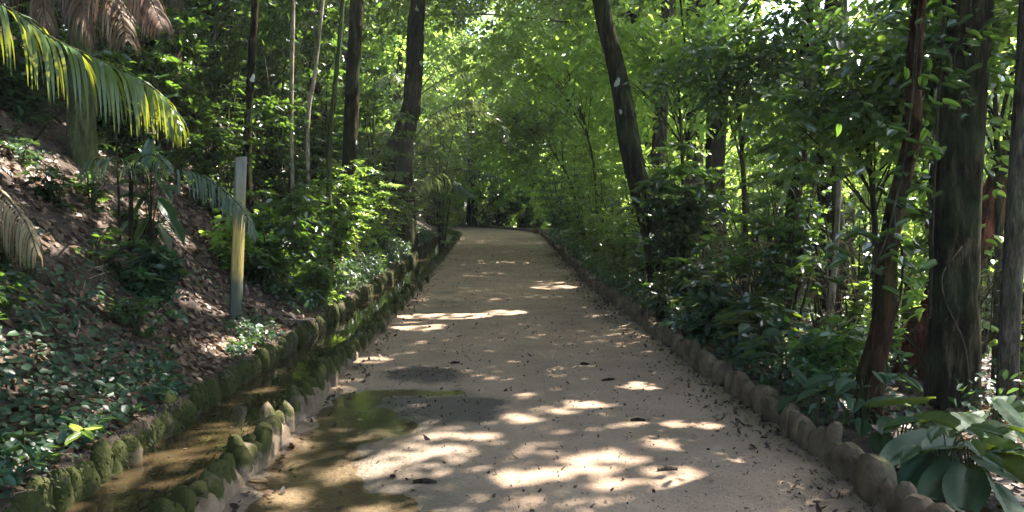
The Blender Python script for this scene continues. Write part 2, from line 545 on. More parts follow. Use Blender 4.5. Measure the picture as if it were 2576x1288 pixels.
# ------------------------------------------------------------------ setting: ground, path, water
def grid(xs, ys, zf, name, m, attrs=None):
    X, Y = np.meshgrid(xs, ys)
    Xw = X + bend(Y)
    Z = zf(X, Y)
    nx, ny = len(xs), len(ys)
    i = np.arange(ny - 1)[:, None] * nx; j = np.arange(nx - 1)[None]
    f = np.stack([i + j, i + j + 1, i + nx + j + 1, i + nx + j], -1).reshape(-1, 4)
    mb = MB().add(np.stack([Xw, Y, Z], -1).reshape(-1, 3), f)
    o = mb.obj(name, m)
    for k, a in (attrs or {}).items():
        at = o.data.attributes.new(k, 'FLOAT', 'POINT')
        at.data.foreach_set('value', a(X, Y, Z).astype(np.float32).ravel())
    return o


xs = np.unique(np.concatenate([np.linspace(-140, -30, 12), np.linspace(-30, -9, 22), np.arange(-9, -2.45, .13), [-2.44, -2.32, -2.305, -2.28, -1.9, -1.49, -1.485], np.arange(-1.2, 2.1, .4), [2.14, 2.17], np.arange(2.25, 8, .15), np.linspace(8, 30, 22), np.linspace(32, 140, 12)]))
ys = np.unique(np.concatenate([np.linspace(-60, -2, 15), np.arange(-2, 22, .16), np.arange(22, 60, .8), np.linspace(60, 260, 20)]))
tag(grid(xs, ys, lambda x, y: H(x + bend(y), y), 'ground', M['soil']), kind='structure')

DEP = [(-.95, 6.37, .22, 1), (-.74, 5.97, .20, 1), (-1.1, 6.1, .2, 1), (-1.2, 5.6, .25, 1), (-1.25, 5.15, .28, .9), (-1.3, 4.75, .22, .9), (-.98, 4.45, .22, .85), (-1.1, 4.25, .3, .9),
       (-.62, 4.28, .22, .8), (-1.0, 7.1, .14, .8), (-.78, 7.16, .11, .8), (-.55, 7.16, .10, .8), (-.33, 7.14, .10, .7), (-.9, 5.2, .14, .5), (-1.25, 6.8, .15, .8),
       (-.85, 14.2, .55, .42), (-.95, 15.9, .45, .4), (-.9, 13.0, .35, .42), (-.7, 17.5, .5, .4), (-.3, 4.0, .35, .55), (-1.0, 3.5, .6, .8), (-1.05, 5.85, .28, .9), (-1.2, 5.35, .3, .95), (-1.15, 4.9, .3, .95), (-1.05, 4.55, .3, .95), (-1.22, 6.45, .25, .9), (-1.15, 6.85, .2, .9), (-.66, 7.16, .12, .8), (-.9, 7.14, .13, .8), (-.45, 7.15, .11, .75)]
BMP = [(-.58, 6.52, .26, .55), (-.72, 7.8, .24, .2), (-.3, 6.6, .2, .4)]


def dep(x, y):
    wx = .22 * (fbm(x * 2.1 + 31, y * 2.1 + 12, 3) - .45); wy = .34 * (fbm(x * 2.1 + 71, y * 2.1 + 44, 3) - .45)
    wx = wx + .07 * (fbm(x * 9, y * 9, 3) - .45); wy = wy + .12 * (fbm(x * 9 + 50, y * 9 + 20, 3) - .45)
    x, y = x + wx, y + wy
    s = 0
    for (a, b, r, d) in DEP:
        s = np.maximum(s, d * np.exp(-(((x - a) / r) ** 2 + ((y - b) / (r * 1.15)) ** 2)))
    return s


def pz(x, y):
    z = grade(y) + .016 * (fbm(x * 2.2 + 3, y * 2.2 + 8, 4) - .5) + .012 * (fbm(x * 8, y * 6, 3) - .5)
    z = z - .050 * dep(x, y)
    for (a, b, r, d) in BMP:
        z = z + .02 * d * np.exp(-(((x - a) / r) ** 2 + ((y - b) / r) ** 2))
    e = np.maximum(np.maximum(0, x - (XR - .35)), np.maximum(0, (XL + .18) - x))
    return z + .03 * e + .02 * fbm(x * 14, y * 14, 2) * np.minimum(1, e * 4)


def a_mud(x, y, z):
    s = 0
    x, y = x + .5 * (fbm(x * 2.6 + 5, y * 2.6 + 61, 4) - .47), y + .7 * (fbm(x * 2.6 + 25, y * 2.6 + 11, 4) - .47)
    for (a, b, rx, ry, d) in [(-.52, 6.45, .5, .5, 1.25), (-.7, 7.85, .5, .38, 1.2), (-1.05, 5.6, .4, 1.2, .6), (-1.0, 3.4, .5, .5, .5), (1.75, 11.5, .25, 1.4, .4), (1.85, 14, .25, 2, .5), (-.2, 6.6, .3, .3, .55), (-.9, 14.5, .5, 1.5, .35)]:
        s = s + d * np.exp(-((x - a) / rx) ** 2 - ((y - b) / ry) ** 2)
    return s


def a_wet(x, y, z):
    d = dep(x, y)
    w1 = np.clip((d - .08) / .32, 0, 1)
    return np.clip(w1 + .8 * np.exp(-((x + .6) / .65) ** 2 - ((y - 5.4) / 2.0) ** 2) + .4 * (fbm(x * 3, y * 3, 3) - .5) * (w1 > 0), 0, 1)


def a_edge(x, y, z):
    return np.clip(1 - (XR - x) / .45, 0, 1) * .8 + np.clip(1 - (x - XL) / .15, 0, 1) * .6


tag(grid(np.linspace(XL - .06, XR + .05, 112), np.unique(np.concatenate([np.arange(-4, 2.5, .3), np.arange(2.5, 18, .036), np.arange(18, 58, .16)])), pz, 'path', M['sand'],
         {'mud': a_mud, 'wet': a_wet, 'edge': a_edge}), kind='structure')
tag(grid(np.linspace(XL - .03, .35, 8), np.linspace(2.5, 8.6, 12), lambda x, y: 0 * x - .0165, 'puddle_water', M['puddle']), kind='structure')
tag(grid(np.linspace(XL - .03, 0, 6), np.linspace(11.5, 14.95, 8), lambda x, y: 0 * x - .022, 'puddle_water', M['puddle']), kind='structure')
tag(grid(np.linspace(-2.36, -1.48, 5), np.unique(np.concatenate([np.arange(-3, 31, 1.), np.arange(31, 46, .5)])), lambda x, y: grade(y) + .03, 'canal_water', M['water']), kind='structure')


# ------------------------------------------------------------------ walls of the water channel and kerb stones
def wall_strip(x0, x1, top, lean, ya, yb, name, label, m, amp=.03):
    ys = np.arange(ya, yb, .05)
    sec = np.array([[x0, -.24], [x0 + lean * .3, top * .45], [x0 + lean, top * .9], [(x0 + x1) / 2 + lean * .3, top], [x1, top * .92], [x1, -.24]])
    n = len(sec)
    v = np.zeros((len(ys), n, 3))
    for k in range(n):
        nz = (fbm(ys * 5 + k * 13, ys * 0 + k * 3.3, 3) - .45)
        v[:, k, 0] = sec[k, 0] + nz * amp * 1.4 + bend(ys)
        v[:, k, 1] = ys
        v[:, k, 2] = sec[k, 1] + nz * amp * (sec[k, 1] > 0) * 2 + grade(ys)
    i = np.arange(len(ys) - 1)[:, None] * n; j = np.arange(n - 1)[None]
    f = np.stack([i + j, i + j + 1, i + n + j + 1, i + n + j], -1).reshape(-1, 4)
    mb = MB().add(v.reshape(-1, 3), f)
    o = mb.obj(name, m)
    return tag(o, label, 'wall')


wall_strip(XL + .0, -1.60, .125, -.06, 1.5, 44, 'channel_wall', 'low pale mortared wall with mossy top between the sandy path and the water channel', M['mortar'])
wall_strip(-2.26, -2.46, .16, -.03, 1.5, 44, 'channel_wall', 'dark low retaining wall holding up the planted slope on the far side of the water channel', M['greenstone'])


def stone_mesh(seed, w, d, h, m, round_=.5, jag=.2):
    """A broken stone: squarish in plan, top rounded by round_, chipped and pitted all over."""
    nu, nv = 16, 12
    th = np.linspace(0, 2 * math.pi, nu, endpoint=False)
    v = []
    r = np.random.default_rng(seed)
    cuts = [(nrm(r.normal(size=3) * [1, 1, .5] + [0, 0, .25]), .62 + .25 * r.random()) for _ in range(6)]
    for k in range(nv):
        tt = k / (nv - 1)
        s_ = 1.0 if tt < .55 else (math.sqrt(max(0., 1 - ((tt - .55) / .45) ** 2 * .93)) if round_ > .5 else 1 - ((tt - .55) / .45) ** 3.5 * (.6 + .4 * round_))
        for a in th:
            ca, sa = math.cos(a), math.sin(a)
            q = (abs(ca) ** 3.2 + abs(sa) ** 3.2) ** (-1 / 3.2)
            p_ = np.array([ca * q * s_, sa * q * s_, (tt - .4) * 2])
            for n_, dd in cuts:
                e_ = p_ @ n_ - dd * 1.15
                if e_ > 0:
                    p_ = p_ - n_ * e_ * .8
            nz = float(fbm(np.array(ca * 2.2 + seed * 3.1 + 20), np.array(sa * 2.2 + tt * 3.5 + seed), 4)) - .47
            p_ = p_ * (1 + jag * 2 * nz * np.array([1, 1, .25]))
            v.append((p_[0] * w / 2, p_[1] * d / 2, (p_[2] / 2 + .4) * h))
    v = np.array(v); v[:, 2] -= .1
    i = np.arange(nv - 1)[:, None] * nu; j = np.arange(nu)[None]; j2 = (j + 1) % nu
    mb = MB().add(v, np.stack([i + j, i + j2, i + nu + j2, i + nu + j], -1).reshape(-1, 4))
    mb.add(v[-nu:], np.arange(nu)[None])
    return mb.mesh('stone', m)


def stone_row(xc, ya, yb, step, protos, zoff, label, group, name, jx=.03, zr=(.6, .5), long=0.0):
    y = ya; k = 0
    while y < yb:
        o = link(name, protos[int(rng.integers(len(protos)))])
        s = 0.70 + .38 * rng.random() ** 1.3
        g = max(1.0, 1 + .02 * (y - 8))
        o.location = (xc + float(bend(y)) + rng.normal() * jx, y, float(grade(y)) + zoff + rng.normal() * .02)
        o.rotation_euler = (rng.normal() * .08, rng.normal() * .10, rng.normal() * .3 + (math.pi if rng.random() < .5 else 0))
        fl_ = 1 + .2 * rng.random() + long * rng.random() ** 2
        o.scale = (s, s * fl_, zr[0] + zr[1] * rng.random())
        tag(o, label, 'stone', group)
        y += step * (.75 + .5 * rng.random()) * s * g * (fl_ / 1.1); k += 1


near_p = [stone_mesh(s, .135, .125, .22, M['mossstone'], .8, .3) for s in range(9)]
far_p = [stone_mesh(s + 20, .19, .19, .29, M['greenstone'], .75, .2) for s in range(9)]
kerb_p = [stone_mesh(s + 40, .15, .20, .31, M['kerbstone'], .12, .15) for s in range(10)]
stone_row(-1.51, 2.6, 33, .098, near_p, .095, 'small mossy stone topping the low wall between sandy path and water channel', 'mossy stones along the path side of the channel', 'mossy_stone', .03, (.65, .6))
stone_row(-2.32, 2.6, 33, .122, far_p, .03, 'moss covered stone lining the water channel at the foot of the leafy slope', 'moss covered stones along the slope side of the channel', 'moss_covered_stone', .025, (.8, .35))
stone_row(XR + .06, 2.2, 38, .158, kerb_p, .045, 'upright brown stone in the rough kerb between sandy path and tall shrubs', 'kerb stones along the shrub side of the path', 'kerb_stone', .022, (.72, .2), 1.2)

# ------------------------------------------------------------------ post
pb = hit(592, 806)
pt = P(592, 806, pb[1])
post = None
mb = MB()
hw, hd, hh = .062, .026, (P(612, 393, pb[1])[2] - pb[2])
prof = np.array([[-hw, -hd + .006], [-hw + .006, -hd], [hw - .006, -hd], [hw, -hd + .006], [hw, hd], [-hw, hd]])
zs = np.linspace(-.15, hh, 9)
v = np.array([[(x * (1 + .03 * math.sin(z * 3)), y, z + (.014 * (x / hw) if k == 8 else 0)) for x, y in prof] for k, z in enumerate(zs)])
i = np.arange(8)[:, None] * 6; j = np.arange(6)[None]; j2 = (j + 1) % 6
mb.add(v.reshape(-1, 3), np.stack([i + j, i + j2, i + 6 + j2, i + 6 + j], -1).reshape(-1, 4)).add(v[-1], np.arange(6)[None])
post = mb.obj('wooden_post', M['post'], smooth=False)
post.location = pb; post.rotation_euler = (R(-.5), R(3.2), R(33))
tag(post, 'weathered yellowish wooden post standing on the littered slope beside the channel', 'post')


# ------------------------------------------------------------------ foliage generators (world space unless stated)
def sprays(center, rad, n, per, L, W, droop=.2, flat=.55, keep=None):
    """leaf arrays for n flat sprays inside an ellipsoid."""
    c = np.asarray(center); rad = np.asarray(rad, float)
    q = rdir(n) * rng.random((n, 1)) ** (1 / 2.4)
    base = c + q * rad
    dr = nrm(q * [1, 1, .35] + rng.normal(size=(n, 3)) * [.5, .5, .22])
    up = nrm(np.array([0, 0, 1.0]) + rng.normal(size=(n, 3)) * .35)
    side = nrm(np.cross(dr, up))
    k = np.arange(per)
    tt = (k / per)[None, :, None]
    sg = np.where(k % 2 == 0, 1, -1)[None, :, None]
    ln = L * per * .30
    pos = base[:, None] + dr[:, None] * tt * ln + side[:, None] * sg * .02 - np.array([0, 0, 1]) * (tt ** 2) * ln * .25
    pos = pos + rng.normal(size=pos.shape) * L * .16
    ld = nrm(dr[:, None] * .7 + side[:, None] * sg * .9 + rng.normal(size=pos.shape) * .3 - np.array([0, 0, droop]))
    un = nrm(up[:, None] + rng.normal(size=pos.shape) * flat)
    s = (.65 + .6 * rng.random((n, per)))
    return pos.reshape(-1, 3), ld.reshape(-1, 3), un.reshape(-1, 3), (L * s).ravel(), (W * s).ravel()


def addl(mb, arr, carve=True, off=(0, 0, 0), mi=0, droop=.18):
    pos, d, n, L, W = arr
    if carve:
        k = ~lit(pos + nrm(d) * L[:, None] * .5 + np.asarray(off), 0.0 if carve == 'canopy' else .07)
        pos, d, n, L, W = pos[k], d[k], n[k], L[k], W[k]
    if len(pos):
        leaves(mb, pos, d, n, L, W, droop=droop, mi=mi)


def shrub_parts(h, rad, nst, ntw, per, L, W, off, carve, lo=.25, lean=(0, 0)):
    fm, sm = MB(), MB()
    for k in range(nst):
        a = rng.random() * 6.283; rr = rad * math.sqrt(rng.random())
        tip = np.array([math.cos(a) * rr + lean[0], math.sin(a) * rr + lean[1], h * (.35 + .65 * rng.random()) * (1 - .25 * (rr / rad) ** 2)])
        b = np.array([math.cos(a), math.sin(a), 0]) * min(.12, rad * .2) * rng.random()
        mid = b * .5 + tip * .5 + np.array([-math.cos(a), -math.sin(a), 0]) * rr * .18 + rng.normal(size=3) * .05
        pts = catmull([b + [0, 0, -.15], mid, tip], 8)
        tube(sm, pts, np.linspace(.012 + .005 * h, .004, 8), 5, cap=False)
        tt = lo + (1 - lo) * rng.random(ntw) ** .8
        bp = np.array([pts[min(7, int(x * 7.99))] for x in tt])
        th = rng.random(ntw) * 6.283
        tl = (.18 + .32 * rng.random(ntw)) * min(1.2, rad + .25) * .8
        dr = np.stack([np.cos(th), np.sin(th), .15 + .35 * rng.random(ntw)], 1)
        dr = nrm(dr)
        kk = np.arange(per); t_ = ((kk + 1) / per)[None, :, None]; sg = np.where(kk % 2 == 0, 1, -1)[None, :, None]
        up = nrm(np.array([0, 0, 1.]) + rng.normal(size=(ntw, 3)) * .3)
        side = nrm(np.cross(dr, up))
        pos = bp[:, None] + dr[:, None] * t_ * tl[:, None, None] - np.array([0, 0, 1]) * (t_ ** 2) * tl[:, None, None] * .35
        ld = nrm(dr[:, None] * .7 + side[:, None] * sg * .8 + rng.normal(size=pos.shape) * .3 - np.array([0, 0, .25]))
        un = nrm(up[:, None] + rng.normal(size=pos.shape) * .4)
        s = .6 + .65 * rng.random((ntw, per))
        addl(fm, (pos.reshape(-1, 3), ld.reshape(-1, 3), un.reshape(-1, 3), (L * s).ravel(), (W * s).ravel()), carve, off)
        for x in range(0, ntw, 2):
            tube(sm, [bp[x], bp[x] + dr[x] * tl[x] * .5 - [0, 0, tl[x] * .08], bp[x] + dr[x] * tl[x] - [0, 0, tl[x] * .33]], [.004, .003, .002], 3, cap=False)
    return fm, sm


def shrub(x, y, h, rad, label, m='dark', L=.11, W=.05, nst=10, ntw=12, per=10, carve=True, name='shrub', group=None, lo=.25, cat='shrub', lean=(0, 0)):
    z = float(H(x, y))
    e = empty(name, (x, y, z))
    tag(e, label, cat, group)
    fm, sm = shrub_parts(h, rad, nst, ntw, per, L, W, (x, y, z), carve, lo, lean)
    fm.obj('foliage', M[m], e)
    sm.obj('stem', M['stem'], e)
    return e


# ------------------------------------------------------------------ trees: trunks in view, canopy overhead
trees = []


def tree(label, pts, Y, wpx, topz, m='bark', base=None, group=None, flute=.35, name='tree', rough=.13, lean_up=None, crown=True):
    """pts: pixels from low to high along the stem at distance Y; wpx: widths in pixels."""
    w = [P(a, b, Y) for a, b in pts]
    b0 = np.array(w[0])
    if base is not None:
        bx, by = base
        g = np.array([bx, by, float(H(bx, by)) - .25])
        w = [g] + w
    else:
        g = np.array([b0[0], b0[1], float(H(b0[0], b0[1])) - .25])
        w = [g] + w
    t = nrm(w[-1] - w[-2])
    t = nrm(t * [.55, .55, 1]) if lean_up is None else nrm(np.array(lean_up))
    k = max(.5, (topz - w[-1][2]))
    w += [w[-1] + t * k * .5, w[-1] + t * k * .5 + nrm(t * [.3, .3, 1]) * k * .5]
    w = np.array(w)
    e = empty(name, (w[0][0], w[0][1], w[0][2] + .25))
    tag(e, label, 'tree', group)
    L = np.linalg.norm(np.diff(w, axis=0), axis=1).sum()
    n = max(14, int(L / .28))
    c = catmull(w - np.array(e.location), n)
    r0, r1 = wpx[0] / F * Y / 2, wpx[1] / F * Y / 2
    rr = np.concatenate([[r0 * 1.12], np.linspace(r0, r1, 6), np.linspace(r1, r1 * .5, 4)])
    mb = MB()
    tube(mb, c, rr, 14, rough, flute, seed=len(trees))
    T = dict(e=e, mb=mb, top=w[-1], base=w[0], c=c, r=r1 * .45, m=m, cl=[])
    if crown:
        trees.append(T)
    else:
        mb.obj('trunk', M[m], e)
    return T


tree('straight dark trunk on the slope left of the bright clearing, thickest near the channel', [(878, 450), (888, 200), (897, 0)], 17, (36, 31), 10, base=(-2.95, 17))
tree('slim dark straight trunk rising just behind the wooden post', [(622, 400), (630, 200), (642, 0)], 13, (21, 17), 8.5)
tree('pale thin straight sapling stem lit by the sun', [(733, 285), (737, 40)], 15, (11, 9), 8, 'palebark', flute=0, crown=False, name='sapling')
tree('pale thin curved sapling stem catching sunlight, bowed to one side', [(774, 320), (790, 200), (806, 60), (812, 0)], 15, (11, 8), 8, 'palebark', flute=0, crown=False, name='sapling')
tree('thin green sapling stem beside the straight dark trunk', [(828, 390), (845, 200), (862, 0)], 14, (14, 11), 8, 'greenbark', flute=0, crown=False, name='sapling')
tree('broad dark trunk half hidden by leaves in the far clearing', [(1012, 400), (1035, 260), (1048, 60), (1052, 0)], 24, (50, 38), 13, flute=.6)
tree('dark leaning trunk fork beside the broad trunk in the far clearing', [(975, 400), (1000, 330), (1030, 230)], 23.5, (24, 18), 7, crown=False)
tree('brown trunk behind the hanging palm fronds on the upper slope', [(425, 250), (432, 120), (436, 0)], 14, (50, 44), 9, 'greybark')
tree('leaning dark trunk with pale lichen patch beside the path', [(1668, 745), (1645, 600), (1592, 400), (1558, 210), (1512, 0)], 13.5, (66, 46), 10, lean_up=(-.1, .1, 1))
tree('grey distant trunk behind the leaning lichen trunk', [(1655, 450), (1668, 200), (1682, 0)], 21, (38, 34), 11, 'greybark')
tree('dark trunk whose upper part shows above the tall shrubs', [(1800, 420), (1806, 200), (1812, 0)], 17, (50, 46), 10)
tree('sinuous reddish trunk with a flared dark base at the kerb', [(2196, 1120), (2188, 980), (2210, 880), (2228, 780), (2230, 660), (2250, 520), (2294, 340), (2294, 200), (2312, 0)], 5.6, (60, 40), 6.5, 'redbark', flute=.7, rough=.22)
tree('massive dark trunk with pale lichen spots behind the broad leaved plants', [(2395, 1050), (2398, 900), (2404, 600), (2425, 200), (2440, 0)], 6.3, (132, 100), 9, 'bark', flute=.15)
tree('red barked trunk slanting behind the massive dark trunk', [(2262, 1020), (2330, 830), (2470, 570), (2556, 380), (2640, 100)], 7.6, (94, 74), 8, 'redwood', flute=.3)
tree('slender greyish trunk at the very edge of the view beside the broad leaved plants', [(2530, 1075), (2548, 700), (2572, 300), (2590, 0)], 6.0, (52, 44), 8, 'greybark', flute=.2)
tree('thin tan stem standing among the lit leaves under the tall shrubs', [(2072, 960), (2090, 780), (2102, 620)], 9, (22, 14), 4, 'palebark', flute=0, crown=False, name='sapling')
tree('reddish young trunk among the dark tall shrubs', [(1945, 830), (1962, 690), (2000, 480), (2020, 250)], 9.5, (44, 30), 6.5, 'redbark', crown=False)
# added trees, some out of view, carrying canopy that shades the near scene
for (x, y, tz) in [(4.6, 10.5, 10), (7.2, 13, 10), (10.5, 12, 10), (7.6, 17.5, 11), (10.6, 19, 11), (4.9, 20.5, 11), (8.4, 25, 12), (11, 27, 12), (12.5, 7.5, 10), (9.2, 8.2, 9.5), (5.6, 29, 12), (4.2, 1.2, 9.5), (-5.2, 2.2, 10), (-3.6, -2.6, 9.5), (3.6, -3.4, 10)]:
    xb, yb = x + rng.normal() * .3, y + rng.normal() * .3
    z0 = float(H(xb, yb)) - .25
    e = empty('tree', (xb, yb, z0 + .25))
    tag(e, 'slender forest tree added to carry the canopy shading path and slope', 'tree', 'forest trees added to carry the shading canopy')
    w = np.array([[0, 0, -.25], [rng.normal() * .2, rng.normal() * .2, tz * .4], [rng.normal() * .4, rng.normal() * .4, tz - z0]])
    c = catmull(w, 30); mb = MB()
    tube(mb, c, [.17, .14, .12, .07], 12, .07, .4, seed=int(x * 10))
    trees.append(dict(e=e, mb=mb, top=w[-1] + np.array([xb, yb, z0 + .25]), base=w[0] + np.array([xb, yb, 0]), c=c, r=.06, m='bark', cl=[]))

extra = [np.array([a + rng.normal() * .4, b_ + rng.normal() * .4, 9.5 + rng.normal() * .6]) for a in np.arange(-7, 7.6, 2.5) for b_ in np.arange(-5, 5.5, 2.5)]  # added unseen crowns over and behind the camera, shading the foreground from the sky
for pp in extra:
    min(trees, key=lambda T: np.hypot(*(T['top'][:2] - pp[:2])) + (2 * max(0, abs(T['top'][2] - pp[2]) - 3)))['cl'].append(pp)
# canopy clumps laid so that their shadows cover the slope, channel and path
for u in np.arange(-11.5, 3.2, 2.1):
    for v_ in np.arange(1.2, 43 if u > -5 else 34, 2.2):
        uu, vv = u + rng.normal() * .45, v_ + rng.normal() * .45
        z = 9.3 + rng.normal() * .8 + .05 * v_
        pp = np.array([uu + z * S[0] / S[2], vv + z * S[1] / S[2], z])
        best = min(trees, key=lambda T: np.hypot(*(T['top'][:2] - pp[:2])) + (2 * max(0, abs(T['top'][2] - z) - 3)))
        best['cl'].append(pp)
for T in trees:
    fm = MB()
    o0 = np.array(T['e'].location)
    if not T['cl']:
        T['cl'].append(T['top'] + [0, 0, .8])
    for pp in T['cl']:
        rel = pp - o0
        top = T['c'][int(len(T['c']) * (.72 + .27 * rng.random()))]
        mid = top * .5 + rel * .5 + np.array([0, 0, .35]) + rng.normal(size=3) * .3
        tube(T['mb'], catmull([top, mid, rel], 9), [T['r'] * .7, .035, .015], 6, .05, cap=False)
        for k in range(4):
            q = rel + rng.normal(size=3) * [1.0, 1.0, .5]
            tube(T['mb'], catmull([mid * .3 + rel * .7, (rel + q) / 2 + [0, 0, .1], q], 5), [.018, .012, .006], 4, cap=False)
        addl(fm, sprays(rel, (1.85, 1.85, .95), 250, 10, .20, .10), 'canopy', o0)
    if fm.n:
        fm.obj('crown', M['canopy'], T['e'])
    T['mb'].obj('trunk', M[T['m']], T['e'])

# ------------------------------------------------------------------ background forest: copies of a few tall leafy trees
def forest_proto(h, rad, n, L, m, bark='bark', low=.12):
    e = empty('forest_tree')
    fm, tm = MB(), MB()
    c = catmull([[0, 0, -.4], [rng.normal() * .15, rng.normal() * .15, h * .45], [rng.normal() * .5, rng.normal() * .5, h * .95]], 18)
    tube(tm, c, [.2, .15, .11, .04], 10, .08, .5)
    for k in range(n):
        zz = low + (1 - low) * rng.random() ** .8
        a = rng.random() * 6.283
        rr = rad * (1 - .55 * zz ** 2) * math.sqrt(.08 + .92 * rng.random())
        q = np.array([math.cos(a) * rr, math.sin(a) * rr, h * zz])
        b = c[int(max(.05, zz - .12) * 17)]
        tube(tm, catmull([b, (b + q) / 2 + [0, 0, .2], q], 5), [.03, .02, .008], 4, cap=False)
        addl(fm, sprays(q, (rad * .34, rad * .34, rad * .24), 22, 9, L, L * .5, flat=.7), False)
    fm.obj('crown', M[m], e); tm.obj('trunk', M[bark], e)
    return e


protos = {}
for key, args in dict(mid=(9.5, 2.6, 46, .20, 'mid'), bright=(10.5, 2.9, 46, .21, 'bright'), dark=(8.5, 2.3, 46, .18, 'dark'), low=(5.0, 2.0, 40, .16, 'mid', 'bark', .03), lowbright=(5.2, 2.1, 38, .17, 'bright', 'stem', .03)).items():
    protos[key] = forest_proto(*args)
used = set()


def forest(x, y, key, s, label, group):
    e = protos[key] if key not in used else copy_tree(protos[key])
    used.add(key)
    e.location = (x, y, float(H(x, y))); e.rotation_euler = (0, 0, rng.random() * 6.283); e.scale = (s, s, s * (.9 + .25 * rng.random()))
    tag(e, label, 'tree', group)


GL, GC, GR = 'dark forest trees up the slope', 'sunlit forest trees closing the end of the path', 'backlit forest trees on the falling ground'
LL, LC, LR = 'dense tree with shade-darkened leaves on the upper slope above the water channel', 'sunlit leafy tree beyond the bend at the end of the path', 'backlit green leafy tree down beyond the kerb and shrubs'
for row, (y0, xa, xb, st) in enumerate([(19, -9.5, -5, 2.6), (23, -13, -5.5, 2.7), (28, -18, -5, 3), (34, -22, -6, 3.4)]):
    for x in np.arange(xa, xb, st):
        forest(x + rng.normal() * .5, y0 + rng.normal() * .8, ('dark', 'dark', 'low')[int(rng.integers(3))], .9 + .3 * rng.random(), LL, GL)  # dark leaf colour puts the slope's shade into these crowns
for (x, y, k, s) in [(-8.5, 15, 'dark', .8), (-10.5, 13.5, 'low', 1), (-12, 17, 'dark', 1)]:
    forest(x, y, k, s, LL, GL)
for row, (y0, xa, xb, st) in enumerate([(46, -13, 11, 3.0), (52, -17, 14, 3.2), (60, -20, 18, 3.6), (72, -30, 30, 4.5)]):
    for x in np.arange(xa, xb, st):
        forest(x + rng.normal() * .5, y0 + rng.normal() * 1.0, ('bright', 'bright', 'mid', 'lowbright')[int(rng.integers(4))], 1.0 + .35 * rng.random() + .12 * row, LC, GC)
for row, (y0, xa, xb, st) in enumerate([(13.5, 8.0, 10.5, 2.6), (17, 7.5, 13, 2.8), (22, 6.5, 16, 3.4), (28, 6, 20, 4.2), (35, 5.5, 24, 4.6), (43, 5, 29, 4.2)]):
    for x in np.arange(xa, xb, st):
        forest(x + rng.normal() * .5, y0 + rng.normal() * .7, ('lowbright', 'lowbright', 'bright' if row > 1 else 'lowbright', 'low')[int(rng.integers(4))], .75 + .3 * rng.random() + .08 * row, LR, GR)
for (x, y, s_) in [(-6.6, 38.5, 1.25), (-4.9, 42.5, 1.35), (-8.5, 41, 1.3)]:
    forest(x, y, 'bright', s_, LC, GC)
for k in protos:
    if k not in used:
        for c_ in list(protos[k].children):
            D.objects.remove(c_)
        D.objects.remove(protos[k])

# ------------------------------------------------------------------ shrubs beside the channel and up the slope
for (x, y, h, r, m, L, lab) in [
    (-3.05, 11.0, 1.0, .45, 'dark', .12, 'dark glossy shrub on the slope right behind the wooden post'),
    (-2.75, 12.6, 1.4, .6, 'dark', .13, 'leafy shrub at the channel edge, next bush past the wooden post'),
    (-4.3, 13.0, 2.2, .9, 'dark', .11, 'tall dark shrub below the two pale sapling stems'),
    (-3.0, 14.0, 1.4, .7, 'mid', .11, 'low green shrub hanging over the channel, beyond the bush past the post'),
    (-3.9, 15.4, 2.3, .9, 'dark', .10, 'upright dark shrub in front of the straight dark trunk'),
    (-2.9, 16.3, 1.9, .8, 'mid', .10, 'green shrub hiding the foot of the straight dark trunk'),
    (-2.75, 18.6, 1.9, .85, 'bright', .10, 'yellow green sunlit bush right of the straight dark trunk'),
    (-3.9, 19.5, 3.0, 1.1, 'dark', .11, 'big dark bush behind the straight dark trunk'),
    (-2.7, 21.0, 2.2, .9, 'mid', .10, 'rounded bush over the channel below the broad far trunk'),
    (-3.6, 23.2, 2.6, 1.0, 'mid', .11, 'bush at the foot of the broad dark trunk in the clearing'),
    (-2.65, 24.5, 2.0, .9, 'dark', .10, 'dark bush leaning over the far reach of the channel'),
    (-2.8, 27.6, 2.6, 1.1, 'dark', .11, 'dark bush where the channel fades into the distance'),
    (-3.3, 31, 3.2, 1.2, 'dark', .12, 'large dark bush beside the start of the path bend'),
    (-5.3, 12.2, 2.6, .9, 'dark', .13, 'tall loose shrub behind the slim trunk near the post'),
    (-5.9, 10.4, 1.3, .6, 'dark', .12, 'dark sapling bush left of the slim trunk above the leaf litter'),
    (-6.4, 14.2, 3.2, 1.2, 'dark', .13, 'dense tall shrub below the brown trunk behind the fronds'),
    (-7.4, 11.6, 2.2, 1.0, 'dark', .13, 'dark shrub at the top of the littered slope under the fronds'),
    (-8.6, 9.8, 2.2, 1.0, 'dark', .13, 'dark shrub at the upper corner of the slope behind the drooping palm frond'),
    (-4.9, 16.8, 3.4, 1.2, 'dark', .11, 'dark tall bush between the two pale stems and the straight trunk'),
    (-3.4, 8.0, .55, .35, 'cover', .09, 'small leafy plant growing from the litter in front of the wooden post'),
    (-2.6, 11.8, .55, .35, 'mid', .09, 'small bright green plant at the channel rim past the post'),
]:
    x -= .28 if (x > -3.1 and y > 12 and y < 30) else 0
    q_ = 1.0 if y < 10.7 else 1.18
    shrub(x, y, h * q_, r * q_, lab, m, L * 1.1, L * .5, int(9 + 9 * r), int(15 + 4.5 * h), 10, lo=.15)
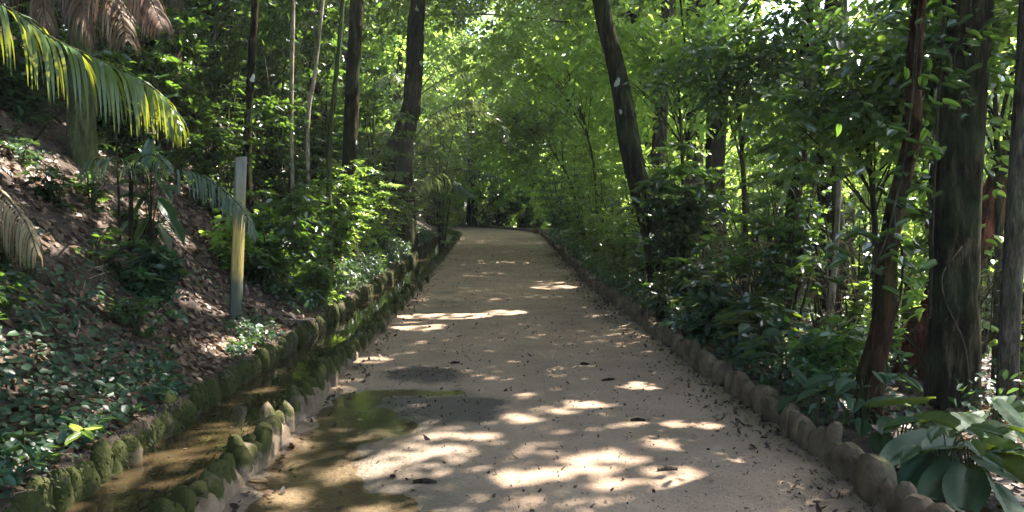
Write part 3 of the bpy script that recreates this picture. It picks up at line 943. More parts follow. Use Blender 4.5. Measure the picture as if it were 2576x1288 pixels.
# saplings that fill the slope higher up
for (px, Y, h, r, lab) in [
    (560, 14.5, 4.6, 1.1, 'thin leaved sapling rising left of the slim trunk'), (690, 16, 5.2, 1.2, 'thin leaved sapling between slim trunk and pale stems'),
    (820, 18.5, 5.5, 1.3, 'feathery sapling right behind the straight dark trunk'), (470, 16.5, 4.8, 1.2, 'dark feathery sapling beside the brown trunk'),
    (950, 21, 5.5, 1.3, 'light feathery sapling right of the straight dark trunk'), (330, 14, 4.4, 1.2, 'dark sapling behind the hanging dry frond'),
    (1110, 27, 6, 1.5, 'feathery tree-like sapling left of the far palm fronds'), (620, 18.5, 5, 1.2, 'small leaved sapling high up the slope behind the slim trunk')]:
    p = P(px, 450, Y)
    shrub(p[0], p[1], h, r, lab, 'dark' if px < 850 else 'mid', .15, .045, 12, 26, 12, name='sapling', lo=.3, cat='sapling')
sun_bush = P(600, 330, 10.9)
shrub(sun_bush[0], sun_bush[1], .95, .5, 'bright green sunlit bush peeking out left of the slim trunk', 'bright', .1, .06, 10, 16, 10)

# right of the path
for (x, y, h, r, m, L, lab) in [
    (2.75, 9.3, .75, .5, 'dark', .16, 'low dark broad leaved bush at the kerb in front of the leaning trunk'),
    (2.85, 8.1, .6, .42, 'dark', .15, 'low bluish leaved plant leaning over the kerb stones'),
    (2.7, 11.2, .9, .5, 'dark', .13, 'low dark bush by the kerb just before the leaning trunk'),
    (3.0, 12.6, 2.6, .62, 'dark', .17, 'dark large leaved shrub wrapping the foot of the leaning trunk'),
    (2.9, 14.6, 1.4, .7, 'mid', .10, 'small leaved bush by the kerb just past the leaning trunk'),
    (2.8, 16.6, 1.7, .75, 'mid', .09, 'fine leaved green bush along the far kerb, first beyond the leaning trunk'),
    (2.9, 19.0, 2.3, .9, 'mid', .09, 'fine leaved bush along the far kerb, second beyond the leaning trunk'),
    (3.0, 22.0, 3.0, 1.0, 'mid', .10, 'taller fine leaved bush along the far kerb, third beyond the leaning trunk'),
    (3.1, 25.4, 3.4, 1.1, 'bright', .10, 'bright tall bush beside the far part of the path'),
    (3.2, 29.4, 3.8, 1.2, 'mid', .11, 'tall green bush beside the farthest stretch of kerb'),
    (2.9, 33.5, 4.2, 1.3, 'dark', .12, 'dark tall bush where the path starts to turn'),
    (1.9, 42.5, 2.6, 1.3, 'dark', .13, 'dark bush closing the far end of the path, nearest the far kerb'),  # dark leaves from here to the bend paint the shade closing the path
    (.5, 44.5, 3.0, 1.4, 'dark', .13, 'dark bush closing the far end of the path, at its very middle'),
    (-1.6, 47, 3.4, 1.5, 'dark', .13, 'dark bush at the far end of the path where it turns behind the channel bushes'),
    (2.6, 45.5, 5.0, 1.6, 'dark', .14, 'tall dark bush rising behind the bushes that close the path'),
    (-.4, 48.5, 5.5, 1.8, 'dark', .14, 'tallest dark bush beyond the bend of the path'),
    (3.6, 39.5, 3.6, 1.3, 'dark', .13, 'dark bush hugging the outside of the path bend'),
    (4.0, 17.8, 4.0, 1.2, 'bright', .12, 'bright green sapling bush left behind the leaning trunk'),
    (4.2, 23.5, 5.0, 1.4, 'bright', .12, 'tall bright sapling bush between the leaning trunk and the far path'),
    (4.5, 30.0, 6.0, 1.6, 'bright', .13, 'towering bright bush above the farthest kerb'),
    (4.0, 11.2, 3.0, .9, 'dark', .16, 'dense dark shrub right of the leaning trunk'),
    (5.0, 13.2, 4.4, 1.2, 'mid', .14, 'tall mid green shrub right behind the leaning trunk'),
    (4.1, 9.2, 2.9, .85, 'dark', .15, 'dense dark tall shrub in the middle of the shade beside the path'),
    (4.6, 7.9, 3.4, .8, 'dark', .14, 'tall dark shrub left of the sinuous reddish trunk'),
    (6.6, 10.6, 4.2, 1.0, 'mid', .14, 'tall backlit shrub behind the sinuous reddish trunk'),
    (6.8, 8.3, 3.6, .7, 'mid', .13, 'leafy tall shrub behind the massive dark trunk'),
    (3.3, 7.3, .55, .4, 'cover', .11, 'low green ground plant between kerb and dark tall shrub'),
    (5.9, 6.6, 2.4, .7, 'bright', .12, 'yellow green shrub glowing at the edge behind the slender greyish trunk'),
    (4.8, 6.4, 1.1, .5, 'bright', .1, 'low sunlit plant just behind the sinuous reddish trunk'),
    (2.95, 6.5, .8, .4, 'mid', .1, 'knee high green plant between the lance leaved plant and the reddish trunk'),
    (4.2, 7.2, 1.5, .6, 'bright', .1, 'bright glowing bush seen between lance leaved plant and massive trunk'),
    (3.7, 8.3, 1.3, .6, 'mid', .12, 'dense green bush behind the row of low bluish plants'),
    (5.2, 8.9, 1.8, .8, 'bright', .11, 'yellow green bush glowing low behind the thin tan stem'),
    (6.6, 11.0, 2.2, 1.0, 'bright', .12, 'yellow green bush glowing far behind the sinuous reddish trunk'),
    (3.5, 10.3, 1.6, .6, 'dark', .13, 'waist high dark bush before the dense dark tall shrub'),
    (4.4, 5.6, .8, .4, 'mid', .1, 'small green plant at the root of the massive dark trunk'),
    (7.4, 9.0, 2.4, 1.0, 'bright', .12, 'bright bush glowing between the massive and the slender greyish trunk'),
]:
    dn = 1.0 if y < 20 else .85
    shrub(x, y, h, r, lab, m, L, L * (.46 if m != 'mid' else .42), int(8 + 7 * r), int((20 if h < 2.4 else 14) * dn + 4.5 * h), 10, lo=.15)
SG = 'leafy saplings crowding the undergrowth behind the kerb'
for (x, y, h, r, m) in [(3.3, 8.9, 2.1, .55, 'dark'), (3.5, 10.0, 2.4, .6, 'mid'), (4.3, 10.2, 2.0, .6, 'bright'), (5.0, 9.6, 2.2, .7, 'mid'), (4.2, 12.2, 2.8, .8, 'mid'), (5.8, 11.8, 2.6, .9, 'bright'), (3.6, 13.6, 2.6, .7, 'dark'),
                        (4.7, 14.8, 3.2, .9, 'mid'), (6.4, 13.8, 3.0, 1.0, 'bright'), (4.9, 7.0, 1.7, .5, 'mid'), (5.7, 8.2, 2.0, .6, 'bright'), (4.0, 16.0, 3.4, .9, 'mid'), (5.9, 16.5, 3.4, 1.0, 'bright'), (7.4, 11.0, 2.6, .9, 'bright'), (6.5, 7.3, 2.0, .6, 'bright')]:
    shrub(x, y, h, r, 'leafy sapling crowding the undergrowth between the kerb plants and the tall shrubs', m, .095, .045, int(9 + 8 * r), int(20 + 5 * h), 10, lo=.06, name='undergrowth_sapling', group=SG, cat='sapling')
SP = 'small plants rooted in the litter of the slope'
for k in range(16):
    x, y = -2.9 - 3.4 * rng.random(), 5.2 + 6.5 * rng.random()
    if abs(x + 2.8) < .5 and y > 8.2: continue
    shrub(x, y, .25 + .35 * rng.random(), .2 + .2 * rng.random(), 'small leafy plant rooted in the litter of the slope beside the water channel', ('dark', 'cover', 'dark')[k % 3], .075, .034, 7, 8, 8, lo=.1, name='slope_plant', group=SP, cat='plant')
# leafy boughs: understory trees holding foliage over the upper right
for (px, py, Y, r, lab, m) in [
    (1850, 180, 10.5, 1.0, 'understory tree with dark leaves above the middle thicket', 'dark'),
    (2080, 120, 9.0, 1.0, 'understory tree with dark overhanging leaves left of the reddish trunk', 'dark'),
    (2330, 120, 7.4, .8, 'young tree whose leaves overhang the massive dark trunk', 'dark'),
    (2180, 300, 7.8, .75, 'bushy young tree of shiny leaves beside the reddish trunk', 'mid'),
    (1700, 120, 15, 1.5, 'bright leaved understory tree around the grey distant trunk', 'bright'),
    (2500, 160, 7.0, .7, 'young tree filling the top corner over the slender greyish trunk', 'mid'),
    (1420, 150, 24, 2.2, 'bright understory tree left of the leaning lichen trunk', 'bright'),
    (1330, 300, 29, 2.2, 'green understory tree near the far path beside the palm fronds', 'mid')]:
    c = P(px, py, Y)
    gx, gy = max(c[0] + .25, 3.3), c[1] + .2
    z0 = float(H(gx, gy))
    e = empty('understory_tree', (gx, gy, z0))
    tag(e, lab, 'tree')
    o0 = np.array([gx, gy, z0])
    tm, fm = MB(), MB()
    rel = c - o0
    st = catmull([[0, 0, -.2], rel * [.2, .2, .5], rel], 14)
    tube(tm, st, [.05, .035, .015], 8, .05)
    n = int(20 * max(1, r))
    for k in range(n):
        q = rel + rdir(1)[0] * np.array([r * 1.25, r * 1.1, r * .85]) * rng.random() ** .5
        b = st[int(8 + 5 * rng.random())]
        tube(tm, catmull([b, (b + q) / 2 + [0, 0, .1], q], 5), [.012, .008, .003], 4, cap=False)
        Lf = .115 if Y < 12 else .16
        addl(fm, sprays(q, (r * .36, r * .36, r * .25), 16, 9, Lf, Lf * .5, flat=.8), True, o0)
    fm.obj('crown', M[m], e); tm.obj('trunk', M['stem'], e)


# ------------------------------------------------------------------ palms
def frond(fm, rm, o0, ctrl, n, ll, ww, hang, seg=6, rr=.014, t0=.1, spread=.6, prof=None):
    c = catmull(ctrl, 60)
    tube(rm, c, np.linspace(rr, rr * .25, 60), 6, cap=False)
    tg = nrm(np.gradient(c, axis=0))
    for side in (1, -1):
        t = np.linspace(t0, .995, n) + rng.normal(size=n) * .003
        idx = np.clip(t * 59, 0, 58.999); i = idx.astype(int); fr = (idx - i)[:, None]
        b = c[i] * (1 - fr) + c[i + 1] * fr
        T = tg[i]
        sd = nrm(np.cross(T, np.array([0, 0, 1.0]))) * side
        L = ll * (np.sin(np.pi * np.clip(.16 + .8 * t, 0, 1)) ** .75 if prof is None else prof(t)) * (.9 + .2 * rng.random(n))
        d = nrm(T * .55 + sd * spread + np.array([0, 0, .12]) + rng.normal(size=(n, 3)) * .06)
        pts = [b]; cur = b; dd = d
        for s in range(seg):
            dd = nrm(dd + np.array([0, 0, -1.0]) * hang * (.6 + s * .5) * (.8 + .4 * rng.random((n, 1))))
            cur = cur + dd * (L / seg)[:, None]
            pts.append(cur)
        pts = np.stack(pts, 1)
        wv = nrm(T * .85 + np.cross(d, T) * .3 + rng.normal(size=(n, 3)) * .12)
        wp = np.array([.45, .95, 1, .92, .75, .45, .06])[:seg + 1] if seg == 6 else np.linspace(1, .1, seg + 1)
        wd = ww * wp[None, :, None] * .5 * (.85 + .3 * rng.random((n, 1, 1)))
        a = pts + wv[:, None] * wd; e = pts - wv[:, None] * wd
        kp = ~(lit(pts[:, 3] + o0, 9.) | lit(pts[:, -1] + o0, 9.))
        a, e = a[kp], e[kp]; n_ = int(kp.sum())
        v = np.stack([a, e], 2).reshape(n_, -1, 3)
        m_ = (seg + 1) * 2
        k = (np.arange(n_) * m_)[:, None, None]
        q = np.array([[2 * s, 2 * s + 1, 2 * s + 3, 2 * s + 2] for s in range(seg)])[None]
        fm.add(v.reshape(-1, 3), (k + q).reshape(-1, 4))


def palm(name, label, base, top, fronds, m, trunk_r=.09, group=None, bark='bark'):
    """fronds: list of (control points, pairs, leaflet length, width, hang, material)"""
    e = empty(name, base)
    tag(e, label, 'palm', group)
    o0 = np.array(base, float)
    tm = MB()
    c = catmull([[0, 0, -.2], (np.array(top) - o0) * [.4, .4, .5], np.array(top) - o0], 26)
    tube(tm, c, [trunk_r * 1.25, trunk_r, trunk_r * .9], 12, .05, .2)
    tm.obj('trunk', M[bark], e)
    for (ctrl, n, ll, ww, hang, fmn, kw) in fronds:
        fm, rm = MB(), MB()
        frond(fm, rm, o0, np.array(ctrl) - o0, n, ll, ww, hang, **kw)
        f = fm.obj('frond', M[fmn], e)
        rm.obj('midrib', M['greenbark'] if fmn not in ('dry', 'straw') else M['dead'], f)
    return e


def gz(x, y, dz=0):
    return (x, y, float(H(x, y)) + dz)


# the drooping green frond across the upper left
pt_ = P(-420, -60, 6.3)
palm('palm_tree', 'palm reaching one long drooping yellow tipped green frond in over the littered slope', gz(pt_[0], pt_[1]), pt_, [
    ([pt_, P(-200, -60, 6.2), P(10, 15, 6.1), P(130, 95, 6.05), P(250, 150, 6.0), P(360, 205, 5.95), P(425, 262, 5.9), P(458, 325, 5.85)], 56, .62, .032, .45, 'palm', dict(t0=.12, spread=.32, prof=lambda t: np.interp(t, [0, .2, .6, .85, 1], [.9, 1.05, .95, .55, .2]))),
    ([pt_, P(-480, -300, 6.0), P(-520, -300, 5.5), P(-560, -100, 4.8)], 30, .5, .05, .3, 'palm', {}),
    ([pt_, P(-380, -300, 7.0), P(-200, -330, 8.0), P(-60, -230, 9.2)], 30, .5, .05, .3, 'palm', {})], 'palm')
# tall palm with dead hanging fronds at the top left
pt_ = P(190, -260, 9.0)
st = hit(206, 412)
pt_ = P(200, -260, st[1])
palm('palm_tree', 'palm with thick mossy trunk and brown dead fronds hanging in from above', tuple(st), pt_, [
    ([pt_, P(230, -220, 8.6), P(300, -120, 8.3), P(360, -20, 8.2), P(395, 40, 8.1)], 40, .62, .03, .28, 'dry', dict(t0=.2)),
    ([pt_, P(190, -230, 8.6), P(230, -140, 8.2), P(270, -40, 8.1), P(290, 40, 8.0)], 40, .62, .03, .3, 'dry', dict(t0=.2)),
    ([pt_, P(140, -230, 8.7), P(130, -150, 8.5), P(150, -60, 8.4), P(170, 20, 8.4)], 40, .6, .03, .3, 'dry', dict(t0=.2)),
    ([pt_, P(90, -240, 8.8), P(40, -170, 8.8), P(10, -80, 8.7), P(0, 0, 8.6)], 36, .6, .03, .3, 'dry', dict(t0=.2)),
    ([pt_, P(250, -200, 8.3), P(330, -90, 8.0), P(380, 0, 7.9), P(410, 70, 7.8)], 44, .6, .03, .3, 'dry', dict(t0=.2)),
    ([pt_, P(210, -180, 8.4), P(250, -60, 8.2), P(300, 30, 8.1), P(320, 100, 8.0)], 44, .6, .03, .3, 'dry', dict(t0=.2)),
    ([pt_, P(160, -200, 8.6), P(190, -80, 8.5), P(210, 10, 8.4), P(225, 90, 8.4)], 44, .6, .03, .3, 'dry', dict(t0=.2)),
    ([pt_, P(120, -200, 8.8), P(100, -80, 8.9), P(110, 20, 8.9), P(120, 90, 8.9)], 44, .6, .03, .3, 'dry', dict(t0=.2))], 'dry', .145, None, 'greenbark')
# straw coloured dead frond lying on the slope at the left edge
pt_ = P(-60, 420, 6.2)
e = palm('palm_tree', 'stunted palm trailing a straw coloured dead frond down the slope at the edge of view', gz(P(-120, 600, 6.6)[0], 6.6), P(-110, 440, 6.6), [
    ([P(-110, 440, 6.6), P(-50, 440, 6.3), P(20, 500, 6.0), P(70, 570, 5.8), P(95, 640, 5.7)], 40, .42, .022, .8, 'straw', dict(t0=.15)),
    ([P(-110, 440, 6.6), P(-40, 470, 6.2), P(40, 540, 5.9), P(50, 640, 5.75)], 30, .4, .02, .9, 'straw', dict(t0=.15))], 'straw', .06)
# young palm whose frond crosses in front of the post
yb = hit(330, 640)
pt_ = P(330, 440, yb[1] + .2)
palm('young_palm', 'young palm with a grey green frond arching across in front of the wooden post', tuple(yb), pt_, [
    ([pt_, P(420, 425, 8.3), P(500, 440, 8.2), P(570, 485, 8.1), P(612, 530, 8.0), P(645, 590, 7.95)], 40, .40, .022, .35, 'greypalm', dict(t0=.25, prof=lambda t: np.interp(t, [0, .3, .7, 1], [.8, 1, .8, .25]))),
    ([pt_, P(350, 400, 7.8), P(390, 390, 7.4), P(430, 430, 7.1)], 24, .34, .03, .35, 'greypalm', {}),
    ([pt_, P(300, 400, 8.2), P(240, 400, 8.5), P(200, 450, 8.7)], 24, .34, .03, .35, 'greypalm', {})], 'greypalm', .025)
# far palms beside the end of the path
for (cx, cy, Y, lab, fr) in [
    (1000, 420, 26, 'far palm arching white lit fronds over the middle of the path', [[(1080, 300), (1150, 262), (1225, 262), (1290, 345)], [(1090, 320), (1180, 280), (1250, 300), (1280, 370)], [(980, 340), (950, 350), (930, 400)]]),
    (1000, 500, 24, 'low far palm with blue grey fronds above the channel end', [[(1070, 450), (1130, 450), (1190, 490)], [(1090, 440), (1180, 425), (1260, 450)], [(960, 450), (930, 480), (920, 510)]]),
    (1040, 250, 33, 'distant palm with bluish drooping fronds in the bright clearing', [[(1120, 150), (1220, 95), (1310, 155)], [(1130, 190), (1220, 170), (1290, 250)], [(1000, 190), (960, 200), (940, 250)]])]:
    top = P(cx, cy, Y)
    palm('palm_tree', lab, gz(top[0] - .15, top[1] + .1), top, [([top] + [P(a, b, Y - .5 * k) for k, (a, b) in enumerate(f)], 40, .8, .05, .25, 'greypalm', dict(t0=.15, rr=.025)) for f in fr], 'greypalm', .06)


# ------------------------------------------------------------------ broad-leaved plants
def big_leaf(mb, base, d, n, L, W, droop, heart=.3, fold=.22, wave=.03):
    d = nrm(np.array(d, float)); s = nrm(np.cross(d, n)); n = np.cross(s, d)
    nu, nv = 20, 9
    t = np.linspace(0, 1, nu)
    prof = np.clip(np.sin(np.pi * np.clip(t * (1 - heart * .35) + heart * .35, 0, 1)), 0, 1) ** .8
    prof[0] = .05 if heart < .1 else .42
    prof[-1] = .0
    v = []
    for i in range(nu):
        bend_ = droop * t[i] ** 2
        cpt = base + d * L * t[i] * (1 - .25 * bend_) + np.array([0, 0, -1.]) * L * bend_ * .55
        for j in range(nv):
            x = (j / (nv - 1) * 2 - 1)
            back = -d * L * .10 * heart * abs(x) * (1 if i == 0 else max(0, 1 - i * .28))
            v.append(cpt + s * x * prof[i] * W / 2 + n * (abs(x) * fold * W * .5 * prof[i] - .02 * (abs(x) < .05)) + n * W * (.018 * math.sin(t[i] * 44 - abs(x) * 7) * (1 - abs(x) * .4) + wave * .5 * math.sin(t[i] * 9 + j * 1.1 + L * 40)) + back)
    i = np.arange(nu - 1)[:, None] * nv; j = np.arange(nv - 1)[None]
    mb.add(np.array(v), np.stack([i + j, i + j + 1, i + nv + j + 1, i + nv + j], -1).reshape(-1, 4))


def leafy_plant(name, label, base, specs, m='big', heart=.5, r=.008, stemm='greenbark', cat='plant'):
    """specs: (tip base point world, dir, L, W, droop)"""
    e = empty(name, base)
    tag(e, label, cat)
    o0 = np.array(base, float)
    for sp in specs:
        (pt, d, L, W, dr), nn0 = sp[:5], (sp[5] if len(sp) > 5 else (.05, -.1, 1.0))
        pt = np.array(pt, float) - o0
        sm = MB()
        tube(sm, catmull([[0, 0, -.1], pt * [.35, .35, .6] + [0, 0, .05], pt], 9), np.linspace(r, r * .5, 9), 6, cap=False)
        sm.obj('stem', M[stemm], e)
        lm = MB()
        big_leaf(lm, pt, np.array(d, float), np.array(nn0) + rng.normal(size=3) * (.2 if len(sp) < 6 else .02), L, W, dr, heart)
        lm.obj('leaf', M[m], e)
    return e


# big foreground plant, lower right
b = hit(2440, 1230)
b = np.array([b[0] + .05, b[1] + .1, float(H(b[0], b[1]))])
def lf(a, c_, Y, Y2, Wpx, dr):
    """leaf from pixel a (stalk end) to pixel c_ (tip)"""
    p0, p1 = P(*a, Y), P(*c_, Y2)
    return (p0, p1 - p0, float(np.linalg.norm(p1 - p0)), Wpx / F * Y * .9, dr)
leafy_plant('broad_leaved_plant', 'large plant with wide bluish green leaves in the near corner by the kerb', b, [
    lf((2350, 1100), (2200, 1165), 4.5, 4.2, 95, .1), lf((2370, 1110), (2250, 1215), 4.5, 4.1, 90, .3), lf((2420, 1165), (2300, 1260), 4.3, 3.9, 100, .25),
    lf((2400, 1075), (2290, 1030), 4.6, 4.9, 80, .2), lf((2450, 1140), (2576, 1110), 4.4, 4.2, 100, .2), lf((2440, 1180), (2420, 1300), 4.2, 3.7, 120, .2),
    lf((2480, 1150), (2600, 1200), 4.3, 3.9, 120, .25), lf((2500, 1210), (2560, 1310), 4.1, 3.6, 120, .2), lf((2460, 1090), (2400, 1000), 4.7, 5.1, 85, .35),
    lf((2430, 1120), (2310, 1110), 4.4, 4.2, 90, .2), lf((2480, 1110), (2560, 1060), 4.5, 4.5, 100, .3), lf((2530, 1140), (2640, 1140), 4.3, 4.0, 110, .2)], 'big', .6)
b = hit(2500, 1090); b = np.array([b[0], b[1], float(H(b[0], b[1]))])
leafy_plant('broad_leaved_plant', 'plant with a yellow green translucent broad leaf under the slender greyish trunk', b, [
    lf((2500, 1010), (2600, 1120), 5.0, 4.8, 110, .2), lf((2480, 1040), (2380, 1090), 5.1, 4.9, 60, .2), lf((2520, 1030), (2540, 960), 5.2, 5.5, 60, .4), lf((2440, 1060), (2330, 1050), 5.1, 5.0, 40, .2), lf((2540, 1040), (2640, 1010), 5.1, 5, 70, .3)], 'big', .45)
# heart-leaved plant at the sinuous trunk
b = hit(2265, 1165); b = np.array([b[0], b[1], float(H(b[0], b[1]))])
leafy_plant('heart_leaved_plant', 'plant with two hanging heart shaped pale leaves beside the flared dark base', b, [
    lf((2215, 1092), (2222, 1160), 4.9, 4.75, 62, .1), lf((2245, 1060), (2215, 1088), 5.0, 4.8, 60, .1), lf((2300, 1040), (2330, 1100), 5.0, 4.8, 70, .2), lf((2330, 1050), (2390, 1090), 4.9, 4.7, 60, .3)], 'big', .75)
# lance-leaved plant by the kerb
b = hit(2050, 1075); b = np.array([b[0], b[1], float(H(b[0], b[1]))])
leafy_plant('lance_leaved_plant', 'lone plant with long upright and drooping lance leaves by the kerb', b, [
    lf((2040, 990), (1985, 915), 6.0, 6.1, 46, .1), lf((2065, 980), (2110, 925), 6.0, 6.2, 40, .1), lf((2025, 990), (1950, 1000), 6.0, 5.7, 48, .45), lf((2075, 985), (2170, 1000), 6.0, 5.8, 36, .4),
    lf((2050, 1010), (2020, 1085), 5.9, 5.6, 36, .2), lf((2040, 985), (2060, 900), 6.1, 6.4, 34, .2)], 'big', .0)
# one big flat leaf on a tall stalk
b = hit(2255, 1125); b = np.array([b[0], b[1], float(H(b[0], b[1]))])
leafy_plant('broad_leaved_plant', 'thin stalk holding one big flat leaf seen edge on', b, [(P(2330, 1008, 5.2), P(2150, 1015, 5.1) - P(2330, 1008, 5.2), .48, .30, .03, (0, .2, 1.))], 'big', .5)
# bluish low plants along the kerb under the shrubs
for (px, py, s, lab) in [(1700, 830, .9, 'low bluish leaved plant drooping over the kerb nearest the leaning trunk'), (1770, 855, .8, 'low plant with wide dull leaves at the kerb, between two bluish plants'),
                         (1850, 905, 1., 'low plant with shiny wide leaves above the mossy kerb stones'), (1640, 800, .7, 'small wide leaved plant at the foot of the leaning trunk'), (1910, 950, .8, 'wide leaved low plant just before the lance leaved plant')]:
    h_ = hit(px, py); x, y = max(h_[0] + .25, 2.4), h_[1] + .3
    z = float(H(x, y))
    sp_ = []
    for k in range(13):
        a = rng.random() * 6.283; rr = .1 + .25 * rng.random()
        pt = np.array([x + math.cos(a) * rr, y + math.sin(a) * rr, z + (.18 + .32 * rng.random()) * s])
        sp_.append((pt, np.array([math.cos(a) - .25, math.sin(a) - .35, -.1 + .2 * rng.random()]), (.17 + .1 * rng.random()) * s, (.085 + .04 * rng.random()) * s, .35))
    leafy_plant('low_leafy_plant', lab, (x, y, z), sp_, 'big', .3, .005)
for (x, y, s_, lab) in [(2.62, 5.5, 1.0, 'low wide leaved plant in the gap between the lance leaved plant and the reddish trunk'), (2.6, 6.9, 1.1, 'low bluish plant behind the kerb just past the lance leaved plant'),
                        (2.7, 7.7, 1.2, 'bushy wide leaved plant at the kerb, second past the lance leaved plant'), (2.55, 4.35, .8, 'small wide leaved plant in the soil before the large corner plant')]:
    z = float(H(x, y)); sp_ = []
    for k in range(16):
        a = rng.random() * 6.283; rr = .08 + .26 * rng.random()
        pt = np.array([x + math.cos(a) * rr, y + math.sin(a) * rr, z + (.12 + .32 * rng.random()) * s_])
        sp_.append((pt, np.array([math.cos(a) - .2, math.sin(a) - .35, -.15 + .25 * rng.random()]), (.15 + .12 * rng.random()) * s_, (.075 + .05 * rng.random()) * s_, .4))
    leafy_plant('low_leafy_plant', lab, (x, y, z), sp_, 'big', .4, .005)
# dark drooping big-leaf sapling on the left slope
yb = hit(380, 650)
x, y, z = yb
sp_ = []
for (a, c_) in [((380, 470), (330, 530)), ((390, 440), (440, 500)), ((370, 500), (290, 470)), ((400, 500), (450, 560)), ((375, 550), (330, 610)), ((395, 560), (430, 620)), ((365, 400), (300, 380)), ((385, 395), (430, 440)), ((350, 460), (280, 440)),
                ((410, 470), (455, 470)), ((390, 600), (350, 660)), ((400, 620), (450, 650)), ((350, 540), (290, 580)), ((380, 350), (370, 420)), ((360, 610), (310, 650)), ((420, 540), (470, 600))]:
    sp_.append(lf(a, c_, y - .1 * rng.random(), y - .3 + .3 * rng.random(), 34 + 16 * rng.random(), .5))
leafy_plant('broad_leaved_sapling', 'dark sapling with big drooping leaves on the slope left of the post', (x, y, z), sp_, 'dark', .25, .009, 'stem', 'sapling')
# little lit seedling at the channel rim, near left
b = hit(200, 1115)
leafy_plant('seedling', 'small bright seedling with round leaves on the mossy channel rim', b, [lf((205, 1080), (175, 1062), 4.4, 4.35, 26, .1), lf((215, 1078), (262, 1070), 4.4, 4.35, 28, .1), lf((210, 1085), (235, 1100), 4.35, 4.2, 24, .1), lf((205, 1090), (160, 1110), 4.3, 4.2, 24, .2)], 'bright', .6, .004)
b = hit(60, 1140)
leafy_plant('seedling', 'seedling with pale rounded leaves in the near left corner of the slope', b, [lf((60, 1100), (20, 1085), 4.2, 4.1, 30, .1), lf((65, 1095), (100, 1080), 4.2, 4.1, 34, .1), lf((60, 1120), (90, 1150), 4.1, 4.0, 30, .1), lf((55, 1120), (10, 1130), 4.1, 4.0, 30, .1)], 'cover', .6, .004)

# climbing plant whose leaves hang on the massive trunk
def climber(label, pts, leaf, n, Wl, m, spread):
    w = np.array([P(a, b_, Y) for a, b_, Y in pts])
    e = empty('climbing_plant', w[0]); tag(e, label, 'climber')
    c = catmull(w - w[0], 50)
    sm = MB(); tube(sm, c, [.008, .004], 5, cap=False); sm.obj('stem', M['stem'], e)
    lm = MB()
    for k in range(n):
        q = c[int(rng.random() * 49)] + rng.normal(size=3) * [spread, spread * .6, .05]
        a = rng.random() * 6.283
        big_leaf(lm, q, np.array([math.cos(a), math.sin(a) - .4, -.25]), np.array([.1, -.4, .9]) + rng.normal(size=3) * .25, leaf * (.6 + .8 * rng.random()), leaf * Wl * (.6 + .7 * rng.random()), .4, .5)
    lm.obj('foliage', M[m], e)


climber('climbing plant with hanging leaves over the top of the massive dark trunk', [(2440, 260, 6.0), (2400, 150, 6.0), (2440, 60, 6.05), (2440, -100, 6.1)], .11, 90, .55, 'dark', .2)
climber('climbing plant covering the upper part of the sinuous reddish trunk', [(2190, 700, 5.5), (2240, 560, 5.45), (2285, 330, 5.45), (2302, 100, 5.45), (2320, -80, 5.5)], .10, 130, .55, 'dark', .17)
climber('climbing plant with yellowish leaves on the red barked slanting trunk', [(2490, 860, 7.0), (2500, 700, 7.0), (2520, 520, 7.0), (2560, 380, 7.0)], .11, 40, .6, 'bright', .14)
climber('creeper with narrow dark leaves winding round the leaning lichen trunk', [(1650, 760, 13.2), (1640, 640, 13.2), (1600, 480, 13.2)], .22, 60, .45, 'dark', .25)

# ------------------------------------------------------------------ vines, stump, logs and sticks
def rod(name, label, cat, pts, r, m, rough=.1, sides=7, group=None):
    pts = [np.array(p_, float) for p_ in pts]
    mb = MB(); o0 = pts[0]
    c = catmull([p_ - o0 for p_ in pts], max(10, len(pts) * 6))
    tube(mb, c, r, sides, rough, seed=int(abs(pts[0][0]) * 10))
    o = mb.obj(name, M[m])
    o.location = o0
    return tag(o, label, cat, group)


rod('vine', 'thin dark vine hanging straight in front of the massive trunk', 'vine', [P(2338, 800, 6.0), P(2345, 600, 6.0), P(2352, 420, 6.05), P(2364, 200, 6.1), P(2380, -60, 6.2), P(2390, -500, 6.2)], .011, 'darkdead')
rod('vine', 'thin vine dangling beside the grey distant trunk', 'vine', [P(1738, 170, 14), P(1722, 100, 14), P(1712, 0, 14), P(1700, -160, 14), P(1690, -420, 14)], .016, 'darkdead')
rod('vine', 'thin curved vine climbing up the sinuous reddish trunk', 'vine', [P(2225, 860, 5.5), P(2262, 760, 5.45), P(2270, 640, 5.45), P(2250, 560, 5.5), P(2270, 420, 5.5), P(2300, 200, 5.5), P(2310, -40, 5.55)], .008, 'darkdead')
rod('bare_sapling', 'thin bare dark stem standing left of the drooping leaved sapling', 'sapling', [hit(304, 640) - [0, 0, .05], P(300, 540, hit(304, 640)[1]), P(296, 420, hit(304, 640)[1]), P(288, 280, hit(304, 640)[1])], [.016, .012, .008], 'darkdead')
rod('creeper', 'pale thin creeper crossing the face of the massive trunk', 'vine', [P(2440, 960, 6.0), P(2425, 860, 6.02), P(2380, 760, 6.02), P(2372, 690, 6.03), P(2420, 620, 6.05)], .004, 'dead')
def ground_rod(name, label, a, b, r, m, lift=.02, cat='branch', mid=.0):
    p0, p1 = hit(*a), hit(*b)
    mm = (p0 + p1) / 2
    pts = []
    for t in (0, .35, .7, 1):
        q = p0 * (1 - t) + p1 * t
        q[2] = max(float(H(q[0], q[1])), q[2] if t in (0, 1) else -9) + lift + mid * math.sin(t * 3.14)
        q[:2] += rng.normal(size=2) * .015
        pts.append(q)
    return rod(name, label, cat, pts, r, m, .15)


